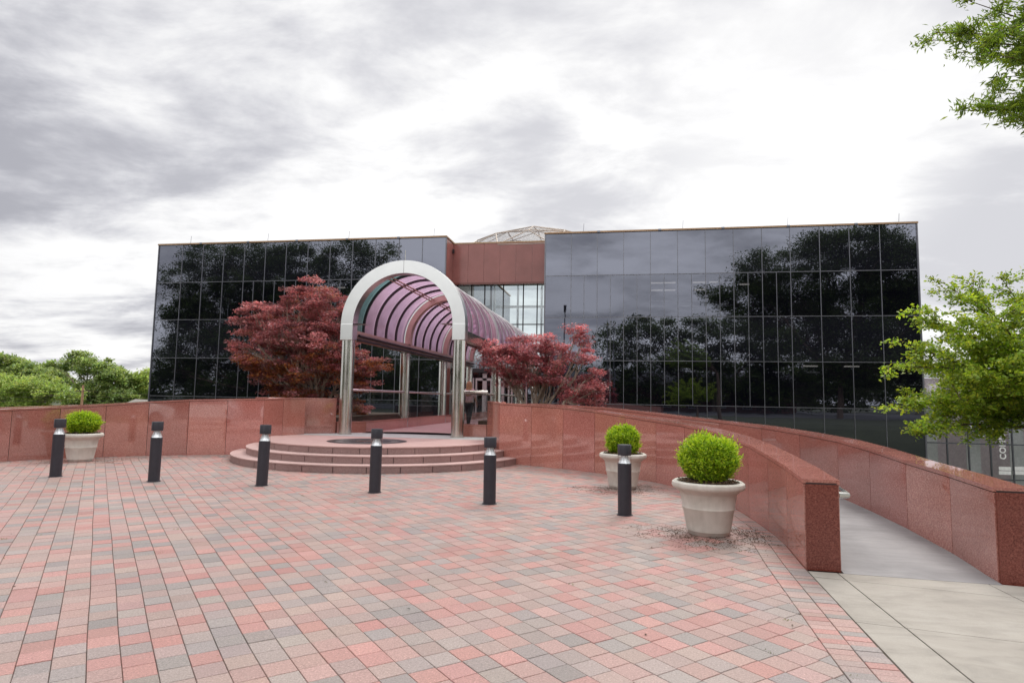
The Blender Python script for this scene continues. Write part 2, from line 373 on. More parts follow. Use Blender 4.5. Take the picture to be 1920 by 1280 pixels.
def pal_cols(pal, idx, jit=.15):
    c = np.array(pal, float)[idx]; return np.clip(c*np.exp(rng.normal(size=(len(idx), 1))*jit)*np.exp(rng.normal(size=c.shape)*jit*.35), .003, .9)
def limb(mb, a, b, r0, r1, n=7, wig=.12, sag=0., nseg=7):
    a, b = Vector(a), Vector(b); Ln = (b-a).length; pts = []; o1 = Vector(rng.normal(size=3))*wig*Ln*.5; o2 = Vector(rng.normal(size=3))*wig*Ln*.3
    for i in range(nseg+1):
        t = i/nseg; pts.append(a.lerp(b, t) + o1*math.sin(PI*t) + o2*math.sin(2*PI*t) + Vector((0, 0, sag*Ln*math.sin(PI*t))))
    mb.tube(pts, [r0+(r1-r0)*(i/nseg) for i in range(nseg+1)], n); return pts
def tree(name, label, cat, base, fork, blobs, ncl, lpc, lsize, pal, shape='leaf', sig=.3, flat=.5, r0=.15, leafm='leaf', barkm='bark', twigs=.6, group=None, aspect=.5, upb=.6, inner=.45, droop=0., stems=1, palw=None, jit=.16, leafname='crown', lowpal=None):
    """blobs: [(center, (rx,ry,rz), weight)]"""
    root = empty(name, base, 0, label, cat, group); base = Vector(base)
    tb = MB(); allpts = []; allc = []; fork = Vector(fork)
    if stems == 1: limb(tb, (0, 0, -.15), fork-base, r0, r0*.72, 9, .05)
    W = np.array([b[2] for b in blobs], float); W /= W.sum()
    for bi, (c, rr, w) in enumerate(blobs):
        c = Vector(c)
        st = (fork-base) if stems == 1 else Vector((rng.normal()*.12, rng.normal()*.12, -.1))
        lp = limb(tb, st, (c-base)-Vector((0, 0, rr[2]*.35)), r0*(.5 if stems == 1 else .42), r0*.16, 7, .1)
        k = max(3, int(ncl*W[bi])); u = rng.normal(size=(k, 3)); u /= np.linalg.norm(u, axis=1)[:, None]
        rad_ = inner+(1-inner)*rng.random(k)**.6; u = u*rad_[:, None]; cen = np.array(c)+u*np.array(rr)
        for j in range(k):
            if rng.random() < twigs:
                s = lp[int(rng.integers(3, len(lp)))]; limb(tb, s, Vector(cen[j])-base, r0*.13, r0*.035, 5, .14, nseg=5)
        m_ = rng.poisson(lpc, k)+2; rep = np.repeat(np.arange(k), m_)
        sg = sig*(.6+.8*rng.random(k))[rep][:, None]
        bl_ = rng.normal(size=(len(rep), 3)); bl_ *= (rng.random(len(rep))**.42/np.linalg.norm(bl_, axis=1))[:, None]*1.85
        P_ = cen[rep]+bl_*sg*np.array([1, 1, flat])
        if droop: P_[:, 2] -= droop*((P_[:, 0]-cen[rep][:, 0])**2+(P_[:, 1]-cen[rep][:, 1])**2)/max(sig, .01)
        ci = rng.choice(len(pal), k, p=palw)[rep]; sw = rng.random(len(rep)) < .3
        ci = np.where(sw, rng.choice(len(pal), len(rep), p=palw), ci)
        cb = np.exp(rng.normal(size=(k, 1))*jit)[rep]
        PP_ = list(pal)
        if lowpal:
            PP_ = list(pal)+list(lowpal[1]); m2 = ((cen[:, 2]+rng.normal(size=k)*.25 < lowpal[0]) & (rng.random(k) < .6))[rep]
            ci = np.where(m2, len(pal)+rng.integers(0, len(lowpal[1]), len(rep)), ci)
        allpts.append(P_); allc.append(pal_cols(PP_, ci, jit)*cb)
    P_ = np.concatenate(allpts)-np.array(base); cc = np.concatenate(allc)
    me = leaf_mesh(leafname, P_, lsize*(.65+.7*rng.random(len(P_))), shape, upb, cc, aspect)
    linkmesh(leafname, me, M[leafm], root)
    tb.build('trunk', M[barkm], root, smooth=True)
    return root
def pb(px, py, Y, rx, rz, ry, w=None, mirror=False):
    """crown mass centred where the ray meets the plane Y, radii px -> metres at that plane"""
    p = onY(px, py, Y); k = Y/(F*ray(px, py).y)*1.0
    X = (rx*k, ry, rz*k); wt = w or X[0]*X[2]
    if mirror: p = Vector((p.x, 72-p.y, p.z))
    return (tuple(p), X, wt)

# ------------------------------------------------------------------ terrain
def terrain():
    xs = sorted(set([round(x, 2) for x in list(np.linspace(-60, 60, 81))+[-4000, -2000, -900, -400, -200, -120, -80, 80, 120, 200, 400, 900, 2000, 4000]]))
    ys = sorted(set([round(y, 2) for y in list(np.linspace(-40, 80, 81))+[-4000, -2000, -900, -400, -200, -110, -70, 100, 140, 200, 400, 900, 2000, 6000]]))
    def h(x, y):
        t = min(1, max(0, (y-12.5)/10)); t = t*t*(3-2*t)
        return -.07-5.9*t
    v = [(x, y, h(x, y)) for y in ys for x in xs]; nx = len(xs)
    f = [(j*nx+i, j*nx+i+1, (j+1)*nx+i+1, (j+1)*nx+i) for j in range(len(ys)-1) for i in range(nx-1)]
    m = MT('lawn'); p = m.pos()
    c = m.ramp(m.noise(p, .4, 6, .7), [(.3, (.035, .042, .022)), (.7, (.06, .07, .035))])
    mat = m.end(m.pr(c, .95, normal=m.bump(m.noise(p, 12, 4), .8, .05)))
    me = bpy.data.meshes.new('ground'); me.from_pydata(v, [], f); me.update(); linkmesh('ground', me, mat, kind='structure')
terrain()

# ------------------------------------------------------------------ plaza outline (right curve; the left one is its mirror about x=-6.5)
AX = -6.5
NEAR = [(1.71, 4.27), (1.75, 5.4), (1.81, 6.9), (1.88, 8.5), (1.72, 10.52), (1.50, 11.6), (1.04, 12.72), (.46, 13.55), (-.3, 14.35), (-.9, 14.85), (-1.7, 15.35), (-2.57, 15.78), (-3.16, 15.98)]
border_curve = [(1.64, -9.), (1.66, -4.), (1.67, 0.), (1.68, 2.)]+NEAR
BC = np.array([tuple(p)[:2] for p in spline(border_curve, 14)])
def mirx(p): return (2*AX-p[0], p[1])

# pavers
def clip(poly, p, nrm):            # keep the side where (q-p).nrm < 0
    o = []
    for i in range(len(poly)):
        a, b = poly[i], poly[(i+1) % len(poly)]; da = (a[0]-p[0])*nrm[0]+(a[1]-p[1])*nrm[1]; db = (b[0]-p[0])*nrm[0]+(b[1]-p[1])*nrm[1]
        if da < 0: o.append(a)
        if (da < 0) != (db < 0):
            t = da/(da-db); o.append((a[0]+(b[0]-a[0])*t, a[1]+(b[1]-a[1])*t))
    return o
SC = (-6.5, 16.6); SR = 3.9
TB = np.gradient(BC, axis=0); TB /= np.hypot(TB[:, 0], TB[:, 1])[:, None]; NB = np.stack([TB[:, 1], -TB[:, 0]], 1)   # outward to the right
def side(cx, cy):
    """signed distance outside the right curve and its frame"""
    d = (BC[:, 0]-cx)**2+(BC[:, 1]-cy)**2; i = int(np.argmin(d)); n = NB[i]; return (cx-BC[i, 0])*n[0]+(cy-BC[i, 1])*n[1], BC[i], n
PAL = [((.350, .188, .168), 3.6), ((.325, .210, .188), 4.8), ((.300, .220, .197), 4.4), ((.268, .220, .204), 3.4), ((.230, .200, .190), 3.0), ((.34, .17, .15), .9)]
PW = np.array([w for _, w in PAL], float); PW /= PW.sum()
def pcol():
    c = PAL[int(rng.choice(len(PAL), p=PW))][0]; k = math.exp(rng.normal()*.055); return tuple(min(.8, q*k*1.10*math.exp(rng.normal()*.01)) for q in c)
def paver(mb, poly, col=None):
    n = len(poly)
    if n < 3: return
    cx = sum(p[0] for p in poly)/n; cy = sum(p[1] for p in poly)/n
    area = abs(sum(poly[i][0]*poly[(i+1) % n][1]-poly[(i+1) % n][0]*poly[i][1] for i in range(n)))/2
    if area < .0008: return
    z = rng.normal()*.0011; tx, ty = rng.normal()*.004, rng.normal()*.004
    def sh(p, d):
        L_ = math.hypot(p[0]-cx, p[1]-cy); k = max(0, 1-d/L_) if L_ > 0 else 1; return (cx+(p[0]-cx)*k, cy+(p[1]-cy)*k)
    o = [sh(p, .0028) for p in poly]; i_ = [sh(p, .0065) for p in poly]
    vs = [(p[0], p[1], -.016) for p in o]+[(p[0], p[1], -.0045+z) for p in o]+[(p[0], p[1], z+(p[0]-cx)*tx+(p[1]-cy)*ty) for p in i_]
    fs = [tuple(range(2*n, 3*n))]
    for a in range(n):
        b = (a+1) % n; fs += [(a, b, n+b, n+a), (n+a, n+b, 2*n+b, 2*n+a)]
    mb.add(vs, fs, col or pcol())
pv = MB()
A1 = R(133.5); U = np.array([math.cos(A1), math.sin(A1)]); Vv = np.array([math.cos(A1-PI/2), math.sin(A1-PI/2)])
UL, VL = .195, .180; BW = .37
def wav(p):
    return (p[0]+.007*math.sin(p[1]*1.7+p[0]*.6)+.002*math.sin(p[1]*4.1+1), p[1]+.007*math.sin(p[0]*1.3+.7)+.002*math.sin(p[0]*5.1+p[1]))
O_ = np.array([-.081, 4.337])
nV = 0
for iv in range(-95, 75):
    offs = rng.normal()*(.008 if iv > -14 else .03) + (.0 if iv > -14 else (.09 if rng.random() < .25 else 0))
    for iu in range(-90, 100):
        q = O_+U*(iu*UL+offs)+Vv*(iv*VL)
        if q[1] < 1.9 or q[1] > 16.6 or q[0] < -16.5 or q[0] > 2: continue
        # keep what the camera side can see with margin
        cx, cy = q+U*UL/2+Vv*VL/2
        if cx < -1.45*cy-.8: continue
        if math.hypot(cx-SC[0], cy-SC[1]) < SR-.05: continue
        s1, p1, n1_ = side(cx, cy); s2, p2, n2_ = side(2*AX-cx, cy)
        if s1 > -BW+.16 or s2 > -BW+.16: continue
        poly = [q, q+U*UL, q+U*UL+Vv*VL, q+Vv*VL]; poly = [wav(p) for p in poly]
        area2 = sum(poly[i][0]*poly[(i+1) % 4][1]-poly[(i+1) % 4][0]*poly[i][1] for i in range(4))
        if area2 < 0: poly = poly[::-1]
        if s1 > -BW-.2: poly = clip(poly, (p1[0]-n1_[0]*BW, p1[1]-n1_[1]*BW), n1_)
        if s2 > -BW-.2 and poly: poly = clip(poly, (2*AX-p2[0]+n2_[0]*BW, p2[1]-n2_[1]*BW), (-n2_[0], n2_[1]))
        dd = math.hypot(cx-SC[0], cy-SC[1])
        if dd < SR+.4 and poly:
            nn_ = ((SC[0]-cx)/dd, (SC[1]-cy)/dd); poly = clip(poly, (SC[0]-nn_[0]*(SR+.19), SC[1]-nn_[1]*(SR+.19)), nn_)
        paver(pv, poly)
# border: two soldier courses along both edges
def resample(Pts, step):
    Pts = np.array(Pts); d = np.r_[0, np.cumsum(np.hypot(*np.diff(Pts, axis=0).T))]; n = int(d[-1]/step); s = np.linspace(0, d[-1], n+1)
    return np.stack([np.interp(s, d, Pts[:, 0]), np.interp(s, d, Pts[:, 1])], 1)
keep = BC[(BC[:, 1] > 1.9)]
rs = resample(keep, .094); tr_ = np.gradient(rs, axis=0); tr_ /= np.hypot(tr_[:, 0], tr_[:, 1])[:, None]; nr_ = np.stack([tr_[:, 1], -tr_[:, 0]], 1)
for sgn in (1, -1):
    for i in range(len(rs)-1):
        if sgn < 0 and rs[i][1] < 8.5: continue
        for (a, b) in ((-.003, -.185), (-.185, -.367)):
            q = [rs[i]+nr_[i]*b, rs[i]+nr_[i]*a, rs[i+1]+nr_[i+1]*a, rs[i+1]+nr_[i+1]*b]
            if sgn < 0: q = [mirx(p) for p in q][::-1]
            paver(pv, [tuple(p) for p in q])
for k in range(260):
    a0 = R(178)+k*R(184)/260; a1 = a0+R(184)/260
    q = [(SC[0]+r_*math.cos(a), SC[1]+r_*math.sin(a)) for r_, a in ((SR+.004, a0), (SR+.187, a0), (SR+.187, a1), (SR+.004, a1))]
    paver(pv, q)
pv.build('brick_pavement', M['paver'], kind='structure')
sb = MB(); outl = [tuple(p) for p in BC]; poly = outl+[mirx(p) for p in outl[::-1]]
sb.prism(poly, -.06, -.0095); sb.build('paving_bed', M['joint_sand'], kind='structure')
# plain continuation of the paving behind the photographer
m = MT('paving_behind'); p = m.pos(); bt = m.n('ShaderNodeTexBrick'); m.l(m.map(p, (1, 1, 1), (0, 0, R(43.5))), bt.inputs[0])
bt.inputs['Scale'].default_value = 1; bt.inputs['Brick Width'].default_value = .19; bt.inputs['Row Height'].default_value = .18; bt.offset = 0
bt.inputs['Color1'].default_value = (.56, .29, .24, 1); bt.inputs['Color2'].default_value = (.38, .34, .33, 1); bt.inputs['Mortar'].default_value = (.15, .11, .09, 1); bt.inputs['Mortar Size'].default_value = .006
mpb = m.end(m.pr(bt.outputs[0], .85))
q = MB(); q.prism([(-14.5, -9), (1.66, -9), (1.68, 1.95), (-14.7, 1.95)], -.02, -.001); q.build('rear_pavement', mpb, kind='structure')

# ------------------------------------------------------------------ sidewalk slabs on the right
sw = MB(); g = .005
def bx_at(y): return float(np.interp(y, BC[:len(BC)//1, 1][BC[:, 0] > 1.2][:150], BC[:, 0][BC[:, 0] > 1.2][:150]))
def jy(y0, x): return y0-.18*(x-2.08)
rows = [6.56, 5.29, 4.02, 2.75, 1.48, .2]
colsx = [None, 2.08, 3.38, 4.7, 6.0, 7.4, 9]
for ri in range(-1, len(rows)-1):
    for ci_ in range(len(colsx)-1):
        xa, xb = colsx[ci_], colsx[ci_+1]
        def pt(x, top):
            if ri == -1 and top: yy = 6.815-.02*(x-2.1) if x < 3.5 else 6.785-.19*(x-3.5)
            else: yy = jy(rows[ri] if top else rows[ri+1], x)
            return yy
        A = 2.08-.003 if xa is None else xa+.12*(0)
        if xa is None:
            x0b = bx_at(pt(1.8, False)); x0t = bx_at(pt(1.8, True)); x0b += .006; x0t += .006
        else: x0b = x0t = xa+g
        xb_ = xb-g
        poly = [(x0b, pt(x0b, False)+g), (xb_, pt(xb_, False)+g), (xb_, pt(xb_, True)-g), (x0t, pt(x0t, True)-g)]
        k = 1+rng.normal()*.02
        sw.prism(poly, -.05, rng.normal()*.0008-.001)
o = sw.build('concrete_sidewalk', M['concrete'], bevel=.004, kind='structure')
q = MB(); q.prism([(1.6, .2), (9, -1), (9, 5.9), (3.9, 6.85), (3.5, 6.9), (1.6, 6.9)], -.058, -.016); q.build('sidewalk_base', M['joint_sand'], kind='structure')

# ------------------------------------------------------------------ curved granite walls and ramps
def offset(P_, d):
    P_ = np.array(P_, float); T = np.gradient(P_, axis=0); T /= np.hypot(T[:, 0], T[:, 1])[:, None]; return P_+np.stack([T[:, 1], -T[:, 0]], 1)*d
NC = np.array([tuple(p)[:2] for p in spline(NEAR, 14)])
SL = np.r_[0, np.cumsum(np.hypot(*np.diff(NC, axis=0).T))]; s69 = float(np.interp(6.9, NC[:120, 1], SL[:120]))
KS = [(6.94, .888), (8.52, .955), (9.88, 1.065), (11.87, 1.175), (12.72, 1.235), (13.44, 1.275), (14.1, 1.345), (14.75, 1.43), (15.0, 1.47), (15.67, 1.52), (15.98, 1.545)]
ks = [float(np.interp(y, NC[:, 1], SL)) for y, _ in KS]
def topz(s, far): return float(np.interp(s-(.22 if far else 0), ks, [z for _, z in KS]))
def rampz(s): return float(np.interp(s, [s69, s69+9.2, SL[-1]], [0., .47, .51]))
def sub(P_, step, s_from, s_to, steps_off=0):
    n = max(1, round((s_to-s_from)/step)); return np.linspace(s_from, s_to, n+1)
def cpt(s, d):
    i = np.clip(np.searchsorted(SL, s), 1, len(SL)-1); t = (s-SL[i-1])/(SL[i]-SL[i-1]); p = NC[i-1]*(1-t)+NC[i]*t; T = (NC[i]-NC[i-1]); T = T/np.hypot(*T)
    a = NC[max(0, i-5)]; b = NC[min(len(NC)-1, i+5)]; T = (b-a)/np.hypot(*(b-a)); return p+np.array([T[1], -T[0]])*d
WT = .33
def curved_wall(mirror, far, label, extra=None, s_end=None):
    d0 = 0. if not far else 1.69
    s1 = SL[-1] if s_end is None else s_end
    ss = sub(None, .93, s69, s1); inner = [cpt(s, d0) for s in ss]; outer = [cpt(s, d0+WT) for s in ss]; tops = [topz(s, far) for s in ss]
    if extra:
        for (pi, po, z) in extra: inner.append(np.array(pi)); outer.append(np.array(po)); tops.append(z)
    mi = (lambda p: mirx(p)) if mirror else (lambda p: (p[0], p[1]))
    root = empty('granite_wall', (*mi(inner[len(inner)//2]), 0), 0, label, 'wall'); bx, by = mi(inner[len(inner)//2])
    L_ = lambda p: (mi(p)[0]-bx, mi(p)[1]-by)
    core = MB(); clad = MB(); cap = MB(); n = len(inner)
    def flip(poly): return poly[::-1] if mirror else poly
    z0 = -.06 if not far else -.3
    for i in range(n-1):
        a, b = inner[i], inner[i+1]; c, d_ = outer[i], outer[i+1]; t = (b-a)/np.hypot(*(b-a)); nr = np.array([t[1], -t[0]])
        A, B, Cc, D = a+nr*.02, b+nr*.02, d_-nr*.02, c-nr*.02
        poly = [L_(A), L_(D), L_(Cc), L_(B)]; zz = [tops[i]-.03, tops[i]-.03, tops[i+1]-.03, tops[i+1]-.03]
        if mirror: poly, zz = poly[::-1], zz[::-1]
        core.prism(poly, z0, zz)
        k = 1+rng.normal()*.07; col = (k, k*(1+rng.normal()*.02), k*(1+rng.normal()*.02)); gp = .0045
        # thin panels on both faces, 4.5 mm open joints
        for (p, q_, s_) in ((a, b, 1), (c, d_, -1)):
            tt = (q_-p)/np.hypot(*(q_-p)); nn_ = np.array([tt[1], -tt[0]])*s_
            P0, P1 = p+tt*gp, q_-tt*gp; Q0, Q1 = P0+nn_*.0195, P1+nn_*.0195
            poly = [P0, Q0, Q1, P1] if s_ > 0 else [P0, P1, Q1, Q0]
            za = tops[i]-.052+(tops[i+1]-tops[i])*.01; zb = tops[i+1]-.052
            zz = [za, za, zb, zb] if s_ > 0 else [za, zb, zb, za]
            poly = [L_(x) for x in poly]
            if mirror: poly, zz = poly[::-1], zz[::-1]
            clad.prism(poly, z0, zz, col)
        # coping slab, 8 mm overhang
        A, B = a-nr*.008+t*.0006, b-nr*.008-t*.0006; Cc, D = d_+nr*.008-t*.0006, c+nr*.008+t*.0006
        poly = [L_(A), L_(D), L_(Cc), L_(B)]; lo_ = [tops[i]-.042, tops[i]-.042, tops[i+1]-.042, tops[i+1]-.042]; hi_ = [tops[i], tops[i], tops[i+1], tops[i+1]]
        if mirror: poly, lo_, hi_ = poly[::-1], lo_[::-1], hi_[::-1]
        cap.prism(poly, lo_, hi_)
    core.build('wall_core', M['joint'], root); clad.build('wall_panels', M['granite_panel'], root); cap.build('coping', M['granite_cap'], root)
    # end panel facing the plaza entrance
    a, c = inner[0], outer[0]; t = (c-a)/np.hypot(*(c-a)); nr = np.array([t[1], -t[0]])
    poly = [L_(a+t*.012+nr*.022), L_(c-t*.012+nr*.022), L_(c-t*.012+nr*.001), L_(a+t*.012+nr*.001)]
    if mirror: poly = poly[::-1]
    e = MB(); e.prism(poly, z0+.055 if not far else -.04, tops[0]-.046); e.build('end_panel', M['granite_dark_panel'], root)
    return root
curved_wall(False, False, 'polished red granite wall curving from the right side of the steps to the ramp, nearer of two', [((-3.45, 16.5), (-3.1, 16.35), 1.57), ((-3.75, 17.2), (-3.42, 17.2), 1.58)])
curved_wall(False, True, 'outer red granite wall on the far side of the concrete ramp at right, pale sky glare on its coping', [((-3.2, 17.98), (-3.05, 18.3), 1.5)], s_end=SL[-1]-.1)
curved_wall(True, False, 'polished red granite wall behind the left planter, running up to the left end of the steps', [((-3.45, 16.5), (-3.1, 16.35), 1.57), ((-3.75, 17.2), (-3.42, 17.2), 1.58)])
curved_wall(True, True, 'outer red granite wall, only its thin coping line showing above the left wall', [((-3.0, 17.5), (-2.9, 17.83), 1.56)], s_end=SL[-1]-1.2)
# back wall on the platform, left of the canopy
def strip_wall(name, pts, th, z0, z1, label, joints=1.0, cap=True):
    root = empty(name, (pts[0][0], pts[0][1], z0), 0, label, 'wall'); clad = MB(); cp = MB(); bx, by = pts[0]
    for i in range(len(pts)-1):
        a, b = np.array(pts[i], float), np.array(pts[i+1], float); Ln = np.hypot(*(b-a)); t = (b-a)/Ln; nr = np.array([t[1], -t[0]]); k = max(1, round(Ln/joints))
        for j in range(k):
            p, q_ = a+t*(Ln*j/k+.004), a+t*(Ln*(j+1)/k-.004); kk = 1+rng.normal()*.07
            poly = [p, q_, q_-nr*th, p-nr*th]; clad.prism([(x[0]-bx, x[1]-by) for x in poly], 0, z1-z0-(.043 if cap else 0), (kk, kk, kk))
            if cap:
                p, q_ = a+t*(Ln*j/k+.001), a+t*(Ln*(j+1)/k-.001); poly = [p+nr*.008, q_+nr*.008, q_-nr*(th+.008), p-nr*(th+.008)]; cp.prism([(x[0]-bx, x[1]-by) for x in poly], z1-z0-.04, z1-z0)
    clad.build('wall_panels', M['granite_panel'], root)
    if cap: cp.build('coping', M['granite_cap'], root, bevel=.003)
    return root
strip_wall('granite_wall', [(-10.6, 16.75), (-9.85, 17.2), (-8.68, 18.05)], .3, .45, 1.575, 'straight granite wall at the back of the platform, between left wall and left canopy column')
strip_wall('granite_curb', [(-8.66, 18.1), (-8.1, 19.0), (-8.1, 30.), (-8.1, 37.9)], .26, .2, .86, 'low granite curb under the glass on the left of the covered walkway', 2.5)
strip_wall('granite_curb', [(-5.05, 18.2), (-3.98, 18.14)], .26, .3, .88, 'short granite curb facing the steps, right of the right canopy column', 1.2)
strip_wall('granite_curb', [(-4.72, 37.9), (-4.72, 18.5)], .26, .2, .80, 'low granite curb along the right edge of the covered walkway', 2.5)

# ramps
for mirror in (False, True):
    rb = MB(); ss = np.linspace(s69-.08, SL[-1]-.2, 40)
    for i in range(len(ss)-1):
        q = [cpt(ss[i], WT+.001), cpt(ss[i], 1.689), cpt(ss[i+1], 1.689), cpt(ss[i+1], WT+.001)]; z = [rampz(ss[i])]*2+[rampz(ss[i+1])]*2
        if mirror: q, z = [mirx(x) for x in q][::-1], z[::-1]
        rb.prism([tuple(x) for x in q], -.3, z)
    rb.build('access_ramp', M['ramp'], kind='structure')
# handrail on the ramp side of the near wall
def pipe_rail(label, mirror):
    root = empty('ramp_handrail', (*(mirx(cpt(s69+2.2, WT)) if mirror else cpt(s69+2.2, WT)), 0), 0, label, 'handrail'); bx, by = root.location.x, root.location.y
    mi = (lambda p: mirx(p)) if mirror else (lambda p: (p[0], p[1]))
    pts = []
    for s in np.linspace(s69+.16, SL[-1]-.3, 36):
        p = mi(cpt(s, WT+.11)); pts.append((p[0]-bx, p[1]-by, rampz(s)+.72))
    p0 = mi(cpt(s69+.13, WT+.02)); pts = [(p0[0]-bx, p0[1]-by, pts[0][2])]+pts
    t = MB(); t.tube(pts, .034, 12); t.build('rail', M['steel'], root, smooth=True)
    for s in (s69+1.3, s69+3.3, s69+5.3, s69+7.3):
        a, b = mi(cpt(s, WT)), mi(cpt(s, WT+.085)); t = MB(); t.tube([(a[0]-bx, a[1]-by, rampz(s)+.66), (b[0]-bx, b[1]-by, rampz(s)+.7)], .009, 6); t.build('bracket', M['steel'], root)
pipe_rail('steel pipe handrail on the ramp side of the right wall, poking past its end', False)

# planting beds behind the walls
for (x0, x1, y0, y1) in ((-4.3, 1.4, 18.45, 24.), (-17.5, -8.9, 18.5, 25.5)):
    q = MB(); q.box(x0, y0, -6.2, x1, y1, .98); q.build('planting_bed', M['soil'], kind='structure')

# ------------------------------------------------------------------ round steps and platform
st = empty('round_steps', (SC[0], SC[1], 0), 0, 'three-tier semicircular pink granite steps below the arched canopy', 'steps')
def disc_poly(r, a0=0, a1=360, n=120): return [(r*math.cos(R(a0+(a1-a0)*i/n)), r*math.sin(R(a0+(a1-a0)*i/n))) for i in range(n + (0 if a1-a0 >= 360 else 1))]
for k, r_ in enumerate((SR, SR-.36, SR-.72)):
    z0, z1 = .17*k, .17*(k+1)
    core = MB(); core.prism(disc_poly(r_-.02), z0-.01, z1-.035)
    w = [.72, .66, .62][k]; nseg = int(2*PI*r_/w*1.0); rb = MB(); cur = 0
    a = rng.random()
    for i in range(nseg):           # riser blocks with open joints
        a0 = 360*i/nseg+.13; a1 = 360*(i+1)/nseg-.13; kk = 1+rng.normal()*.06
        pts_o = [(r_*math.cos(R(a0+(a1-a0)*j/6)), r_*math.sin(R(a0+(a1-a0)*j/6))) for j in range(7)]; pts_i = [(p[0]*(r_-.03)/r_, p[1]*(r_-.03)/r_) for p in pts_o[::-1]]
        rb.prism(pts_o+pts_i, z0, z1-.034, (kk, kk, kk))
    s_ = core.build('step', M['joint'], st); rb.build('riser', M['granite_honed'], s_)
    tb = MB(); tb.prism(disc_poly(r_+.012, n=160), z1-.032, z1); tb.build('tread', M['granite_tread'] if k < 2 else M['pink_stone'], s_, bevel=.006)
# pavement at the back of the platform
q = MB(); q.prism([(-9.9, 16.95), (-3.35, 16.95), (-3.35, 18.6), (-9.9, 18.6)], -.1, .5135)
m = MT('platform_concrete'); p = m.pos(); c = m.ramp(m.noise(p, 2, 5), [(.3, (.34, .335, .33)), (.7, (.44, .43, .42))]); q.build('platform_concrete', m.end(m.pr(c, .8)), kind='structure')
# dark compass grate in the platform
gr = empty('floor_medallion', (-6.45, 15.25, .51), 0, 'dark round metal medallion set in the platform at the top of the steps', 'medallion')
a = MB(); a.lathe([(1.0, .0), (1.0, .006), (.80, .006), (.80, .0)], 64, closed=False); a.build('outer_ring', M['dark_frame'], gr)
a = MB(); a.lathe([(.80, .0), (.80, .004), (.62, .004), (.62, 0)], 64, closed=False); a.build('stone_ring', simple('dull_bronze', (.12, .10, .10), .5, .2), gr)
a = MB(); a.lathe([(.62, .0), (.62, .006), (.30, .006), (.30, 0)], 64, closed=False); a.build('inner_ring', M['dark_frame'], gr)
a = MB(); a.lathe([(.30, .0), (.30, .005)], 48); a.build('centre_plate', M['steel'], gr)

# walkway to the entrance
q = MB(); q.box(-8.1, 18.6, .18, -4.98, 38.5, .51); q.build('covered_walkway', M['pink_stone'], kind='structure')

# ------------------------------------------------------------------ glass railings
def railing(label, pts, z0, zr, rr=.04, panel=1.5):
    root = empty('glass_railing', (*pts[0], z0), 0, label, 'railing'); bx, by = pts[0]
    t = MB(); t.tube([(p[0]-bx, p[1]-by, zr-z0) for p in pts], rr, 12); t.build('handrail', M['steel'], root, smooth=True)
    for i in range(len(pts)-1):
        a, b = np.array(pts[i], float), np.array(pts[i+1], float); Ln = np.hypot(*(b-a)); t_ = (b-a)/Ln; nr = np.array([t_[1], -t_[0]])*.006; k = max(1, round(Ln/panel))
        for j in range(k):
            p, q_ = a+t_*(Ln*j/k+.006), a+t_*(Ln*(j+1)/k-.006); g_ = MB(); g_.prism([(x[0]-bx, x[1]-by) for x in (p+nr, q_+nr, q_-nr, p-nr)], 0, zr-z0-rr+.01); g_.build('glass_panel', M['rail_glass'], root)
railing('glass railing with steel handrail on the left side of the covered walkway', [(-8.62, 18.25), (-8.22, 19.0), (-8.22, 31.)], .86, 1.84)
railing('short glass railing facing the steps, right of the right canopy column', [(-5.1, 18.32), (-3.98, 18.27)], .88, 1.84, .05)
railing('glass railing with steel handrail along the right side of the covered walkway', [(-4.85, 18.55), (-4.85, 31.)], .80, 1.80)

# ------------------------------------------------------------------ arched canopy
CX = -6.48; CZ = 3.79; AY = [17.55, 22.75, 27.9, 33.0]
can = empty('arched_canopy', (CX, 17.55, .51), 0, 'barrel-vaulted walkway canopy of pink tinted sheets on steel columns', 'canopy')
def arc(r, z_low, n=48): return [(-r, z_low)]+[(-r*math.cos(PI*i/n), CZ-.51+r*math.sin(PI*i/n)) for i in range(n+1)]+[(r, z_low)]
def band(r_in, t, zl, y0, y1, name, mat):
    b = MB(); pth = arc(r_in, zl)[::-1]; b.sweep_xz([(p[0], p[1]) for p in pth][::-1], y0, y1, t); return b.build(name, mat, can, smooth=True)
b = MB(); pth = arc(1.55, CZ-.51+.03); b.sweep_xz(pth, 0, .34, .385); b.build('front_arch', M['aluminium'], can, smooth=True, bevel=.01)
for s_ in (-1, 1):
    b = MB(); x0, x1 = sorted((s_*1.545, s_*1.94)); b.box(x0, -.004, 3.33-.51, x1, .345, CZ-.51+.03); b.build('arch_foot', M['aluminium'], can, bevel=.012)
b = MB(); b.box(-.004, -.003, CZ-.51+1.56, .004, .34, CZ-.51+1.938); b.build('arch_seam', M['joint'], can)
b = MB(); b.tube([(-.02, .15, CZ-.51+1.93), (-.02, .15, CZ-.51+2.28)], .012, 6); b.build('lightning_rod', M['steel'], can)
# columns
for Yc in AY+[]:
    for s_ in (-1, 1):
        c_ = MB(); c_.lathe([(.19, 0), (.19, 2.815)], 28); o = c_.build('column', M['steel'], can, smooth=True, loc=(s_*1.74 if Yc < 18 else s_*1.8, Yc-17.55+.17, .0))
        c2 = MB(); c2.lathe([(.2, 0), (.2, .03)], 28); c2.build('base_ring', M['steel'], o)
